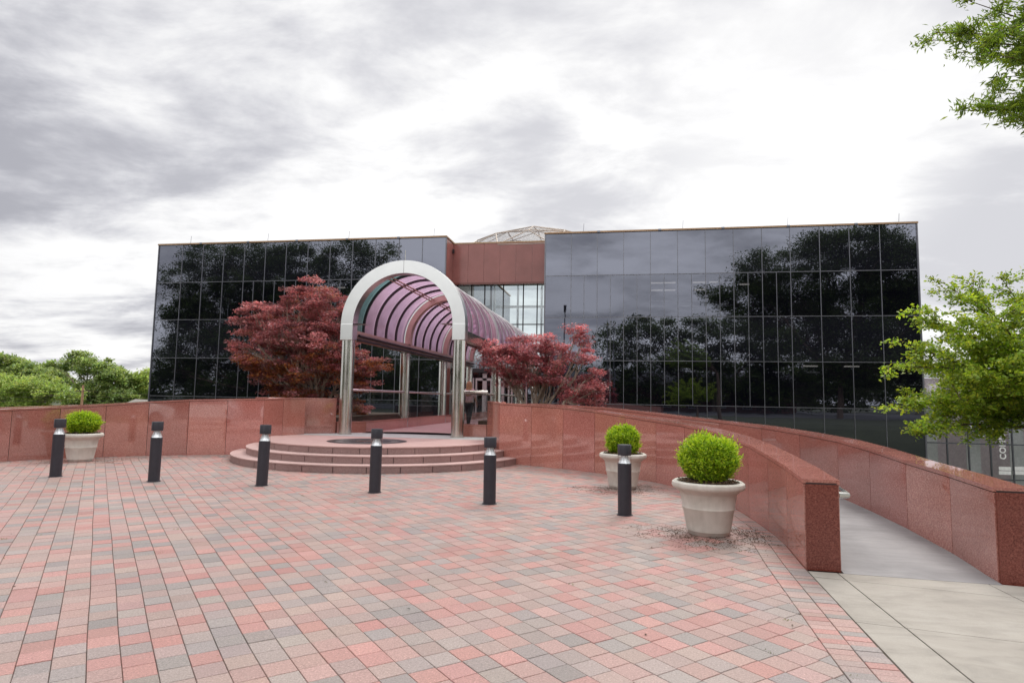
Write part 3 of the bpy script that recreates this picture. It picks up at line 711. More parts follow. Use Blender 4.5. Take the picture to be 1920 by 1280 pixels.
# spring beams
for s_ in (-1, 1):
    x0, x1 = sorted((s_*1.62, s_*1.86)); b = MB(); b.box(x0, .35, 3.36-.51, x1, 15.6, 3.66-.51); b.build('edge_beam', M['bronze'] if s_ < 0 else M['steel'], can)
    b = MB(); b.tube([(s_*1.53, .45, 3.50-.51), (s_*1.53, 15.5, 3.50-.51)], .045, 8); b.build('pipe', M['dark_frame'], can, smooth=True)
    b = MB(); x0, x1 = sorted((s_*1.50, s_*1.62)); b.box(x0, .36, 3.34-.51, x1, 15.58, 3.40-.51); b.build('ledge', M['dark_frame'], can)
# intermediate bronze arches (inside) with twin outside ribs
for Yc in AY[1:]:
    y = Yc-17.55; b = MB(); b.sweep_xz(arc(1.56, 3.66-.51), y-.02, y+.26, .2); b.build('bronze_arch', M['bronze'], can, smooth=True)
    for dy in (-.10, .20):
        b = MB(); b.sweep_xz(arc(1.835, 3.66-.51), y+dy, y+dy+.07, .045); b.build('outer_rib', M['aluminium'], can, smooth=True)
# vault sheets and dark ribs
ribs = []
for a_, b_ in ((17.9, AY[1]), (AY[1]+.26, AY[2]), (AY[2]+.26, AY[3])):
    n_ = 5; w = (b_-a_)/n_
    for i in range(n_):
        y0, y1 = a_+w*i-17.55, a_+w*(i+1)-17.55
        full = arc(1.815, 3.66-.51); first = a_ < 18 and i == 0
        for part_, mt_ in ([(full[:27], M['teal_sheet']), (full[26:], M['pink_sheet'])] if first else [(full, M['pink_sheet'])]):
            b = MB(); b.sheet_xz(part_, y0, y1); b.build('roof_sheet', mt_, can, smooth=True)
        if i > 0 or a_ < 18:
            b = MB(); b.sweep_xz(arc(1.74, 3.66-.51), y0-.035, y0+.035, .073); b.build('rib', M['dark_frame'], can, smooth=True)
            b = MB(); b.sweep_xz(arc(1.8245, 3.66-.51), y0-.02, y0+.02, .022); b.build('outer_seam', M['aluminium'], can, smooth=True)
for ang in (115, 65):
    ca, sa = math.cos(R(ang)), math.sin(R(ang))
    for dr in (-.055, .055):
        b = MB(); px_ = ca*1.72-sa*dr; pz_ = CZ-.51+sa*1.72+ca*dr
        b.tube([(px_, .34, pz_), (px_, 15.5, pz_)], .028, 6); b.build('purlin', M['bronze'], can)

# ------------------------------------------------------------------ office building
YF = 36.0
bld = empty('office_building', (-7.5, YF, -6), 0, 'low office building with black mirrored curtain walls and a red granite centre link', 'building')
def lb(x, y, z): return (x+7.5, y-YF, z+6)
def bbox(mb, x0, y0, z0, x1, y1, z1, col=None): a = lb(x0, y0, z0); b = lb(x1, y1, z1); mb.box(*a, *b, col)
XR = [-4.53, -3.02, -1.51, 0., 1.51, 3.02, 4.54, 6.05, 7.56, 9.04, 10.56, 12.07, 13.6, 15.42]
XL = [-30.35, -28.59, -27.08, -25.57, -24.09, -22.62, -21.17, -19.68, -18.17, -16.66, -15.15, -13.63, -12.13, -10.66]
ZR = [11.37, 8.87, 6.41, 3.92, 1.46, -1.02]
pane_cache = {}
def pane(x0, x1, z0, z1, kind):
    w, h = round(x1-x0-.012, 3), round(z0-z1-.012, 3); key = (w, h, kind)
    if key not in pane_cache:
        b = MB(); b.box(-w/2, 0, -h/2, w/2, .02, h/2); me = bpy.data.meshes.new(kind); me.from_pydata(b.v, [], b.f); me.update()
        me.materials.append(M['glass_vision'] if kind == 'window' else M['glass_spandrel']); pane_cache[key] = me
    o = bpy.data.objects.new(kind, pane_cache[key]); C.objects.link(o); o.parent = bld
    o.location = lb((x0+x1)/2, YF, (z0+z1)/2); o.rotation_euler = (rng.normal()*.0004, 0, rng.normal()*.0006)
def block(X, half_from, half_to):
    fr = MB()
    for r_ in range(5):
        z0, z1 = ZR[r_], ZR[r_+1]; kind = 'window' if r_ in (1, 3) else 'spandrel_panel'
        for i in range(len(X)-1):
            xs = [X[i], X[i+1]]
            if r_ in (1, 2, 3) and half_from <= i < half_to: xs = [X[i], (X[i]+X[i+1])/2, X[i+1]]
            for j in range(len(xs)-1):
                pane(xs[j], xs[j+1], z0, z1, kind)
                if j: bbox(fr, xs[j]-.014, YF-.03, z1, xs[j]+.014, YF+.03, z0)
    for i, x in enumerate(X): w = .015; bbox(fr, x-w, YF-.032, -6, x+w, YF+.03, 11.37)
    for z in ZR[1:]: bbox(fr, X[0]+.02, YF-.025, z-.017, X[-1]-.02, YF+.03, z+.017)
    bbox(fr, X[0]-.06, YF-.05, -6, X[0]-.005, YF+.05, 11.38); bbox(fr, X[-1]+.005, YF-.05, -6, X[-1]+.06, YF+.05, 11.38)
    fr.build('mullions', M['mullion'], bld)
    lw = MB(); bbox(lw, X[0], YF+.002, -6, X[-1], YF+.022, -1.05); lw.build('lower_wall', M['glass_spandrel'], bld)
    sl = MB()
    for za, zb_ in ((-6, 1.43), (3.95, 6.38), (8.90, 11.3)): bbox(sl, X[0]+.02, YF+.045, za, X[-1]-.02, YF+7.5, zb_)
    for xa in (X[0]+.01, X[-1]-.09): bbox(sl, xa, YF+.046, -5.9, xa+.08, YF+7.4, 11.2)
    sl.build('floor_slabs', room_mat, bld)
    bd = MB(); bbox(bd, X[0], YF+7.51, -6, X[-1], YF+22, 11.3); bd.build('block_body', M['glass_black'], bld)
    cp = MB(); bbox(cp, X[0]-.08, YF-.09, 11.38, X[-1]+.08, YF+22, 11.47); cp.build('roof_coping', M['coping'], bld)
    for x in np.linspace(X[0]+2.2, X[-1]-.8, 4):
        t = MB(); t.tube([lb(x, YF+.1, 11.46), lb(x+.03, YF+.1, 11.98)], .012, 5); t.build('lightning_rod', M['mullion'], bld)
    for x in np.linspace(X[0]+3.1, X[-1]-3, 5):
        t = MB(); bbox(t, x-.08, YF-.115, 11.375, x+.08, YF-.092, 11.475); t.build('coping_clip', M['mullion'], bld)
room_mat = simple('office_interior', (.30, .28, .26), .8)
block(XL, 4, 12); block(XR, 1, 9)
# lit ceiling fixtures and desk-height partitions behind the vision glass
em = MT('office_light'); ee = em.n('ShaderNodeEmission'); ee.inputs[0].default_value = (1, .95, .86, 1); ee.inputs[1].default_value = 1.7; lit = em.end(ee.outputs[0])
for px, py, Yd, w in ((1232, 519, 38.6, .75), (1256, 519, 38.6, .7), (1232, 530, 41.2, .75), (1256, 530, 41.2, .7), (1312, 519, 38.6, .8), (1312, 529, 41.2, .7), (1338, 518, 38.6, .5), (1396, 524, 39.5, .55), (540, 534, 39., .5), (566, 520, 38.4, .7), (640, 523, 38.6, .5), (1520, 688, 39.6, .8), (1598, 688, 39.6, .8)):
    p = onY(px, py, Yd); zz = 8.86 if py < 600 else 3.90
    f_ = MB(); bbox(f_, p.x-w/2, Yd, zz-.03, p.x+w/2, Yd+.16, zz+.03); f_.build('ceiling_light', lit, bld)
f_ = MB()
for px0, px1, z0, z1 in ((1482, 1536, 6.42, 7.5), (1560, 1600, 6.42, 7.2), (1478, 1536, 1.45, 2.9), (1600, 1640, 1.45, 2.6), (380, 400, 6.42, 7.6), (300, 330, 6.42, 7.7)):
    a = onY(px0, 600, 37.6); c_ = onY(px1, 600, 37.6); bbox(f_, a.x, 37.6, z0, c_.x, 37.68, z1)
f_.build('office_partition', simple('office_partition', (.5, .46, .42), .8), bld)
# centre link: red granite band, side return, soffit
YB = 37.6; zb = onY(940, 529, YB).z
b = MB(); xs = np.linspace(-10.66+.0, -4.55, 7)
for i in range(6): k = 1+rng.normal()*.04; bbox(b, xs[i]+.006, YB, zb, xs[i+1]-.006, YB+.3, 11.33, (k, k, k))
b.build('granite_band', M['red_clad'], bld)
b = MB()
for (y0, y1) in ((36.06, 36.9), (36.91, 37.59)):
    for (z0, z1) in ((-6, 3.9), (3.91, 8.86), (8.87, 11.37)): k = 1+rng.normal()*.04; bbox(b, -10.655, y0, z0, -10.62, y1, z1, (k, k, k))
b.build('granite_return', M['red_clad'], bld)
b = MB(); bbox(b, -10.62, YB+.31, zb+.02, -4.56, 39., zb+.2); b.build('soffit', M['dark_frame'], bld)
b = MB(); bbox(b, -10.6, YB-.02, 11.335, -4.56, YB+.32, 11.42); b.build('link_coping', M['coping'], bld)
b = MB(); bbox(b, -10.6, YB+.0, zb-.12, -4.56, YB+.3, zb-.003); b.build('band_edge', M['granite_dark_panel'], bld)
b = MB(); bbox(b, -10.60, 37.3, 10.7, -10.5, 37.45, 10.95); b.build('security_camera', M['dark_frame'], bld)
# recessed glazing
YG = 38.7; gx = [-10.6]+[onY(px, 600, YG).x for px in (883.4, 908, 943, 980.6, 1006.8)]+[-4.56]; gz = [.51, 3.45, onY(1000, 608, YG).z, zb+.02]
gz = [.51, 3.3, 5.9, zb+.02] if not (4 < gz[2] < 8) else gz
fr = MB()
for i in range(len(gx)-1):
    for j in range(3):
        g_ = MB(); a = lb(gx[i]+.03, YG, gz[j]+.03); c_ = lb(gx[i+1]-.03, YG+.012, gz[j+1]-.03); g_.box(*a, *c_); g_.build('atrium_window', M['clear_glass'], bld)
for x in gx: bbox(fr, x-.03, YG-.05, .5, x+.03, YG+.06, zb+.02)
for z in gz[1:3]:
    for i in range(len(gx)-1): bbox(fr, gx[i]+.03, YG-.04, z-.03, gx[i+1]-.03, YG+.05, z+.03)
fr.build('atrium_frame', M['dark_frame'], bld)
# atrium interior: far glazed wall with white frames, floor
fr = MB()
for x in np.linspace(-10.5, -4.6, 4): bbox(fr, x-.09, 50., .5, x+.07, 50.12, 11.2)
for z in (.6, 3.4, 6.4, 9.2): bbox(fr, -10.5, 50.13, z-.1, -4.6, 50.2, z+.1)
fr.build('atrium_far_frame', M['white_paint'], bld)
b = MB(); bbox(b, -10.6, 38.8, .2, -4.56, 58, .5); b.build('atrium_floor', M['pink_stone'], bld)
b = MB(); bbox(b, -10.6, 40.5, -.1+3.3, -4.56, 44, 3.5); b.build('gallery_floor', M['white_paint'], bld)
# entrance doors
b = MB()
for px in (909, 942):
    x = onY(px, 710, 37.9).x; bbox(b, x-.13, 37.85, .51, x+.13, 38.0, 3.2)
for x0, x1 in ((-10.2, -9.15), (-9.05, -8.0), (-7.9, -6.9), (-6.8, -5.8)):
    bbox(b, x0, 37.85, .52, x0+.1, 37.95, 2.9); bbox(b, x1-.1, 37.85, .52, x1, 37.95, 2.9); bbox(b, x0+.1, 37.85, .52, x1-.1, 37.95, .8); bbox(b, x0+.1, 37.85, 2.75, x1-.1, 37.95, 2.9)
b.build('entrance_doors', simple('door_frame_paint', (.46, .36, .38), .4), bld)
b = MB(); bbox(b, -10.6, 38.02, .51, -4.6, 38.04, 3.25); b.build('entrance_glass', M['glass_black'], bld)
b = MB(); bbox(b, -10.6, 37.7, 3.26, -4.6, 38.6, 3.5); b.build('entrance_canopy', M['dark_frame'], bld)
# dome skylight
def dome():
    cx, cy, zr, a_, h_ = -6.1, 43.9, 11.25, 6.5, 2.5; Rr = (a_*a_+h_*h_)/(2*h_); cz = zr+h_-Rr; ph = math.asin(a_/Rr)
    rings = [[(0, 0)]]+[[(ph*k/3, 2*PI*(j+.5*(k % 2))/n) for j in range(n)] for k, n in ((1, 6), (2, 12), (3, 12))]
    def P3(p): t, f = p; return lb(cx+Rr*math.sin(t)*math.cos(f), cy+Rr*math.sin(t)*math.sin(f), cz+Rr*math.cos(t))
    ed = set(); tri = []
    def tr3(a, b, c):
        tri.append((a, b, c))
        for u, v in ((a, b), (b, c), (c, a)): ed.add((u, v) if u < v else (v, u))
    r1 = rings[1]
    for j in range(6): tr3(rings[0][0], r1[j], r1[(j+1) % 6])
    r2 = rings[2]
    for j in range(6):
        a0, a1 = r1[j], r1[(j+1) % 6]; k0, k1, k2 = r2[(2*j+1) % 12], r2[(2*j+2) % 12], r2[(2*j+3) % 12]
        tr3(a0, k0, k1); tr3(a0, k1, a1); tr3(a1, k1, k2)
    for a, b in ((2, 3),):
        A, B = rings[a], rings[b]; sh = 0 if a == 2 else 1
        for j in range(12): tr3(A[j], B[j] if sh == 0 else B[(j+0) % 12], A[(j+1) % 12]) if sh == 0 else tr3(A[j], B[(j+1) % 12], A[(j+1) % 12])
        for j in range(12):
            if sh == 0: tr3(A[j], B[(j-1) % 12], B[j])
            else: tr3(A[j], B[j], B[(j+1) % 12])
    g_ = MB()
    for t in tri: g_.add([P3(p) for p in t], [(0, 1, 2)])
    m = MT('dome_glass'); trn = m.n('ShaderNodeBsdfTransparent'); trn.inputs[0].default_value = (.95, .96, .96, 1); tl = m.n('ShaderNodeBsdfTranslucent'); tl.inputs[0].default_value = (.93, .93, .94, 1)
    mx = m.n('ShaderNodeMixShader'); mx.inputs[0].default_value = .7; m.l(trn.outputs[0], mx.inputs[1]); m.l(tl.outputs[0], mx.inputs[2])
    d = g_.build('dome_skylight', m.end(mx.outputs[0]), bld)
    t = MB()
    for u, v in ed: t.tube([P3(u), P3(v)], .04, 5)
    t.build('dome_ribs', simple('dome_rib_metal', (.45, .38, .32), .5, .2), d)
dome()

# ------------------------------------------------------------------ bollards
def make_bollard():
    r = empty('bollard_light', (0, 0, 0)); 
    b = MB(); b.lathe([(.1, 0), (.1, .775), (.094, .78)], 32); b.build('post', M['black_metal'], r, smooth=True)
    m = MT('bollard_lens'); trn = m.n('ShaderNodeBsdfTransparent'); trn.inputs[0].default_value = (.93, .94, .95, 1); gl = m.n('ShaderNodeBsdfGlossy'); gl.inputs['Roughness'].default_value = .03
    fr = m.fres(1.45); mx = m.n('ShaderNodeMixShader'); m.l(fr.outputs[0], mx.inputs[0]); m.l(trn.outputs[0], mx.inputs[1]); m.l(gl.outputs[0], mx.inputs[2])
    b = MB(); b.lathe([(.098, .78), (.098, .90)], 32, closed=False); b.build('lens', m.end(mx.outputs[0]), r, smooth=True)
    b = MB(); b.lathe([(.088, .781), (.075, .80), (.055, .835), (.044, .87), (.040, .899)], 24, closed=False)
    for k in range(8):
        a = 2*PI*k/8+.2; c, s = math.cos(a), math.sin(a); b.add([(c*.05, s*.05, .79), (c*.09, s*.09, .79), (c*.05, s*.05, .899), (c*.04, s*.04, .899)], [(0, 1, 2, 3)])
    b.build('reflector', simple('bollard_reflector', (.88, .89, .90), .22, .45), r)
    b = MB(); b.lathe([(.099, .90), (.1, .905), (.1, 1.052), (.096, 1.06), (.05, 1.062)], 32); b.build('cap', M['black_metal'], r, smooth=True)
    b = MB(); b.lathe([(.118, 0.002), (.115, .010), (.1, .012)], 32, closed=False); b.build('base_plate', M['black_metal'], r)
    return r
BOL = [((-10.84, 10.56), 1.045, 'bollard in front of the left planter, leftmost of the row'), ((-8.65, 10.52), 1.045, 'bollard standing alone before the left wall, second from the left'),
       ((-6.49, 10.6), 1.035, 'bollard before the left end of the round steps'), ((-4.23, 10.4), 1.03, 'bollard before the middle of the round steps, under the arch'),
       ((-2.08, 9.83), .98, 'bollard before the right end of the round steps'), ((.02, 9.42), .955, 'bollard in front of the rear right planter, rightmost of the row')]
pb0 = make_bollard()
for i, ((x, y), s_, lab) in enumerate(BOL):
    o = pb0 if i == 0 else copy_tree(pb0)
    o.location = (x, y, 0); o.scale = (1, 1, s_); o.rotation_euler = (R(rng.normal()*.5), R(.4+rng.normal()*.4), rng.random()*3)
    tag(o, 'black cylindrical '+lab, 'bollard', 'bollard lights across the plaza')

# ------------------------------------------------------------------ planters and shrubs
def planter_proto():
    r = empty('planter_pot')
    prof = [(.235, 0), (.25, .012), (.262, .05), (.268, .055), (.275, .10), (.31, .30), (.322, .318), (.326, .335), (.318, .352), (.345, .50), (.352, .515), (.368, .525), (.385, .545), (.41, .56), (.437, .575), (.45, .605), (.443, .64), (.415, .66), (.385, .655), (.375, .63), (.37, .58)]
    b = MB(); b.lathe(prof, 64, closed=False); b.add([(.235*math.cos(2*PI*j/64), .235*math.sin(2*PI*j/64), 0) for j in range(64)], [tuple(range(64))[::-1]])
    b.build('pot', M['cast_stone'], r, smooth=True)
    s = MB(); ring = 28; vs = [(0, 0, .66)]; fs = []
    for k in range(1, 6):
        for j in range(ring):
            rr = .372*k/5; vs.append((rr*math.cos(2*PI*j/ring), rr*math.sin(2*PI*j/ring), .64+.03*(1-(k/5)**2)+rng.normal()*.008))
    for j in range(ring): fs.append((0, 1+j, 1+(j+1) % ring))
    for k in range(4):
        for j in range(ring): a = 1+k*ring; fs.append((a+j, a+ring+j, a+ring+(j+1) % ring, a+(j+1) % ring))
    s.add(vs, fs); s.build('mulch_bed', M['soil'], r)
    # bark chips on top
    n = 900; a = rng.random(n)*2*PI; rr = .37*np.sqrt(rng.random(n)); P_ = np.stack([rr*np.cos(a), rr*np.sin(a), .655+.02*rng.random(n)+.02*(1-(rr/.37)**2)], 1)
    me = leaf_mesh('bark_chips', P_, .022*(.5+rng.random(n)), 'leaf', .4, pal_cols([(.10, .06, .04), (.2, .13, .09), (.05, .03, .02), (.3, .2, .14)], rng.integers(0, 4, n), .2), .55)
    linkmesh('bark_chips', me, M['leaf'], r, kind='stuff')
    return r
def shrub(name, label, loc, rx, rz, zc_, n=4400, seed=1):
    r = empty(name, loc, 0, label, 'shrub', 'clipped golden shrubs in the planters'); g = np.random.default_rng(seed)
    u = g.normal(size=(n, 3)); u /= np.linalg.norm(u, axis=1)[:, None]; u[:, 2] = np.where(u[:, 2] < -.88, -u[:, 2]*.5, u[:, 2])
    lump = 1+.07*np.sin(u[:, 0]*6+seed)+.06*np.sin(u[:, 1]*7+2*seed)+.05*np.sin(u[:, 2]*9+seed)
    rad_ = (.5+.5*g.random(n)**.45)*lump*(1+.06*g.normal(size=n)); base = u*rad_[:, None]*np.array([rx, rx, rz])*.94+np.array([0, 0, zc_-.64])
    d = u*.9+np.array([0, 0, 1.05])+g.normal(size=(n, 3))*.25; d /= np.linalg.norm(d, axis=1)[:, None]
    tip_ = np.where(g.random(n) < .08, .045, 0.)[:, None]; base = base+d*tip_*(u[:, 2:3] > -.2)
    pts = []; dd = []; sz = []; col = []
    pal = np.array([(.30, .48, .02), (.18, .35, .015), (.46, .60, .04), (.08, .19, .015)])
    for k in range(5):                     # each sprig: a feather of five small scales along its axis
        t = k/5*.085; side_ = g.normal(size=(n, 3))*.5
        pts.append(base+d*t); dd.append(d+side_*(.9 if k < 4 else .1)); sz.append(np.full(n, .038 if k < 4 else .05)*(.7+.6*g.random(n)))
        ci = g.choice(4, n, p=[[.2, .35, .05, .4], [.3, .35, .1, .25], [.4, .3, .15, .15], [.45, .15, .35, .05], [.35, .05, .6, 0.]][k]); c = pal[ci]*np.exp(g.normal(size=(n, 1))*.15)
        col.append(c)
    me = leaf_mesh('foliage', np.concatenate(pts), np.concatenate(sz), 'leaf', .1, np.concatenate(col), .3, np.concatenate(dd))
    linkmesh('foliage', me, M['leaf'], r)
    t = MB()
    for k in range(9):
        a = 2*PI*k/9; limb(t, (rng.normal()*.01, rng.normal()*.01, -.03), (math.cos(a)*rx*.55, math.sin(a)*rx*.55, zc_-.64+rng.normal()*.05), .012, .004, 6, .1)
    t.build('stem', M['bark'], r)
    return r
POTS = [((1.06, 8.39), 'round cast-stone planter nearest the camera, by the end of the right wall', 'bright yellow-green shrub in the nearest planter by the right wall end', .335, .29, .905, 3),
        ((-.01, 12.28), 'round cast-stone planter standing behind the rightmost bollard', 'rounded yellow-green shrub in the planter behind the rightmost bollard', .30, .26, .86, 5),
        ((-12.74, 13.04), 'round cast-stone planter against the left wall behind the leftmost bollard', 'flattened yellow-green shrub in the planter at the left wall', .34, .24, .865, 8)]
p0 = planter_proto()
for i, ((x, y), l1, l2, rx, rz, zc_, sd_) in enumerate(POTS):
    o = p0 if i == 0 else copy_tree(p0); o.location = (x, y, 0.001); o.rotation_euler = (0, 0, i*1.9); tag(o, l1, 'planter', 'cast-stone planters on the plaza')
    shrub('golden_shrub', l2, (x, y, .64), rx, rz, zc_, seed=sd_)
# spilled soil round the planters
def debris(name, spots, label):
    P_ = []
    for (cx, cy, r1, r2, n, a0, a1) in spots:
        nc = max(3, n//22); ca = R(a0)+rng.random(nc)*R(a1-a0); cr_ = r1+(r2-r1)*rng.random(nc)**1.5; idx = rng.integers(0, nc, n)
        sp = np.where(rng.random(n) < .4, .17, .06)
        P_.append(np.stack([cx+cr_[idx]*np.cos(ca[idx])+rng.normal(size=n)*sp, cy+cr_[idx]*np.sin(ca[idx])+rng.normal(size=n)*sp*.9, np.full(n, .003)], 1))
    P_ = np.concatenate(P_)
    mb = MB()
    for p in P_:
        s = .003+.006*rng.random()**3
        if rng.random() < .05: s *= 2.
        z = rng.random()*s
        vs = [(p[0]+s*rng.normal()*.3+s*dx, p[1]+s*rng.normal()*.3+s*dy, z+s*dz*.7+.002) for dx, dy, dz in ((1, 0, 0), (-1, 0, 0), (0, 1, 0), (0, -1, 0), (0, 0, 1), (0, 0, -.3))]
        mb.add(vs, [(0, 2, 4), (2, 1, 4), (1, 3, 4), (3, 0, 4), (2, 0, 5), (1, 2, 5), (3, 1, 5), (0, 3, 5)])
    tag(mb.build(name, M['spill']), label, 'soil', kind='stuff')
M['spill'] = simple('spilled_soil', (.13, .08, .058), .95, 0, .5, 30, 1., 80)
debris('spilled_soil', [(1.06, 8.39, .33, 1.0, 2000, 150, 300), (1.06, 8.39, .4, .8, 1300, -50, 50), (-.01, 12.28, .3, 1.0, 1500, 180, 300), (-.01, 12.28, .3, .8, 1100, -60, 100), (-12.74, 13.04, .3, 1.3, 1200, -30, 60), (-12.74, 13.04, .3, 1., 900, 170, 260)], 'dark potting soil spilled on the pavers around the planters')

# ------------------------------------------------------------------ trees in front of the building
RED = [(.33, .135, .14), (.50, .205, .21), (.22, .11, .12), (.74, .35, .35), (.36, .18, .10)]
Yl = 21.8
blobs = [pb(590, 540, Yl, 30, 20, 1.0), pb(565, 560, Yl, 32, 20, 1.0), pb(622, 570, Yl, 34, 26, 1.1), pb(560, 590, Yl, 50, 26, 1.3), pb(640, 605, Yl, 32, 34, 1.1), pb(480, 585, Yl, 26, 18, .8), pb(520, 590, Yl, 28, 18, .9), pb(462, 608, Yl, 24, 14, .7), pb(490, 622, Yl, 40, 20, 1.2), pb(545, 630, Yl, 60, 36, 1.8), pb(610, 645, Yl, 58, 40, 1.8), pb(463, 648, Yl, 28, 12, .8),
         pb(505, 668, Yl, 52, 26, 1.5), pb(585, 690, Yl, 64, 32, 1.7), pb(655, 680, Yl, 46, 32, 1.3), pb(702, 682, Yl, 36, 13, .7), pb(672, 722, Yl, 40, 16, 1.0), pb(530, 712, Yl, 50, 22, 1.3), pb(560, 738, Yl, 60, 14, 1.2), pb(655, 765, Yl, 40, 22, .8), pb(485, 700, Yl, 30, 12, .7)]
bs = onY(592, 760, Yl)
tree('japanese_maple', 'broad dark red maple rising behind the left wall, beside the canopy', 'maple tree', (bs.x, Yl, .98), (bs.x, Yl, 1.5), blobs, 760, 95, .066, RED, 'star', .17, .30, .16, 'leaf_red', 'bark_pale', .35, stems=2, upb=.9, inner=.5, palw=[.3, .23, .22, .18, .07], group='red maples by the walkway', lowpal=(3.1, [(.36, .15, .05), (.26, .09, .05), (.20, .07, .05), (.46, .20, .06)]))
Yr = 20.6
blobs = [pb(925, 655, Yr, 28, 22, .7), pb(945, 680, Yr, 42, 32, 1.0), pb(985, 655, Yr, 45, 28, 1.0), pb(1005, 690, Yr, 50, 32, 1.1), pb(1032, 640, Yr, 18, 20, .5), pb(1040, 668, Yr, 34, 28, .9), pb(1078, 622, Yr, 20, 13, .4), pb(1092, 640, Yr, 20, 11, .4), pb(1095, 668, Yr, 22, 15, .5),
         pb(960, 715, Yr, 24, 14, .5), pb(1035, 705, Yr, 30, 18, .6)]
bs = onY(1000, 752, Yr)
tree('japanese_maple', 'spreading red maple behind the right wall, pale stems showing, right of the canopy', 'maple tree', (bs.x, Yr, .98), (bs.x, Yr, 1.5), blobs, 300, 66, .062, [(.35, .13, .145), (.52, .19, .21), (.26, .11, .125), (.76, .33, .34)], 'star', .15, .35, .11, 'leaf_red', 'bark_pale', .5, stems=2, upb=.9, inner=.45, group='red maples by the walkway')
blobs = [pb(1112, 702, Yr, 20, 10, .4), pb(1090, 728, Yr, 40, 22, .8), pb(1125, 728, Yr, 18, 16, .5), pb(1112, 750, Yr, 26, 12, .6), pb(1065, 745, Yr, 24, 14, .5)]
bs = onY(1052, 757, Yr-.4)
tree('japanese_maple', 'low red maple with bare twigs, lowest and rightmost of the red trees', 'maple tree', (bs.x, Yr-.4, .98), (bs.x+.1, Yr-.4, 1.6), blobs, 90, 52, .058, [(.38, .13, .145), (.54, .19, .20), (.26, .11, .12)], 'star', .13, .4, .07, 'leaf_red', 'bark_pale', .9, upb=.9, group='red maples by the walkway')

# crape myrtle on the right: sprays reaching left
def spray_tree(name, label, cat, base, fork, sprays, pal, lsize, aspect, dens, sig, droop, r0, group=None, sub_n=9, upb=.7, jit=.16):
    root = empty(name, base, 0, label, cat, group); base = Vector(base); fork = Vector(fork); tb = MB(); Pl, Cl, Dl = [], [], []
    limb(tb, (0, 0, -.2), fork-base, r0, r0*.7, 10, .04)
    for (tip, w) in sprays:
        tip = Vector(tip); st = fork; Ln = (tip-st).length
        pts = limb(tb, st-base, tip-base, r0*.22, .004, 7, .05, .06, 14)
        k0 = 4
        for i in range(k0, 15):
            p = pts[i]; fr_ = i/14
            m_ = 2 if i < 14 else 1
            for _ in range(m_):
                d = (pts[min(i+1, 14)]-pts[i-1]).normalized(); d2 = (d*.8+Vector(rng.normal(size=3))*.55); d2.z *= .45; d2.normalize()
                l2 = w*(.35+.65*(1-fr_))*(.6+.5*rng.random())
                q = [p, p+d2*l2*.5+Vector((0, 0, .03*l2)), p+d2*l2-Vector((0, 0, droop*l2))]
                tb.tube(q, [.008, .005, .002], 4)
                nn_ = int(dens*l2*(.7+.6*rng.random())); t = rng.random(nn_)**.8; A = np.array(q[0]); B = np.array(q[1]); D = np.array(q[2])
                X = (A[None]*(1-t[:, None])**2+2*B[None]*(t*(1-t))[:, None]+D[None]*(t**2)[:, None])
                X = X+rng.normal(size=X.shape)*sig*np.array([1, 1, .55])
                Pl.append(X); k = np.exp(rng.normal()*jit); Cl.append(pal_cols(pal, rng.integers(0, len(pal), nn_), jit)*k); Dl.append(np.repeat(np.array(d2)[None], nn_, 0)*.6)
    X = np.concatenate(Pl); me = leaf_mesh('crown', X, lsize*(.6+.8*rng.random(len(X))), 'leaf', upb, np.concatenate(Cl), aspect, np.concatenate(Dl))
    linkmesh('crown', me, M['leaf'], root); tb.build('trunk', M['bark'], root, smooth=True); return root
GRN = [(.27, .40, .04), (.38, .50, .045), (.19, .31, .04), (.48, .56, .07), (.30, .41, .08)]
Yc = 10.6; fk = onY(2010, 800, Yc+.4); sprays = []
for px, py, dy in [(1745, 532, 0), (1790, 528, .4), (1850, 520, .8), (1920, 505, .5), (1700, 580, -.3), (1730, 600, .5), (1668, 640, -.2), (1640, 690, -.4), (1700, 680, .6), (1735, 650, 1.), (1662, 762, -.3), (1700, 745, .6), (1690, 820, -.6), (1735, 780, .3), (1775, 748, -.8), (1800, 700, -1.), (1790, 640, -.6), (1780, 590, -.6), (1850, 600, -.9), (1870, 680, -1.1), (1860, 722, -1.), (1825, 745, -.5), (1895, 735, -.9), (1960, 520, 0), (2050, 500, 0), (2100, 560, 1), (2180, 620, .6), (2200, 700, 0), (2150, 560, -1), (1950, 600, -1.5), (1930, 690, -1.4), (1900, 560, .9), (1960, 640, 1.4), (1985, 730, -1.), (1760, 720, 1.3), (1820, 650, 1.2), (1840, 715, 1.2)]:
    sprays.append((onY(px+26, py, Yc+dy), .9))
tree_base = Vector((fk.x+.1, Yc+.5, -.2))
spray_tree('crape_myrtle', 'light green small-leaved tree reaching in from the right edge over the outer wall', 'tree', tree_base, fk, sprays, GRN, .052, .6, 265, .05, .08, .13)
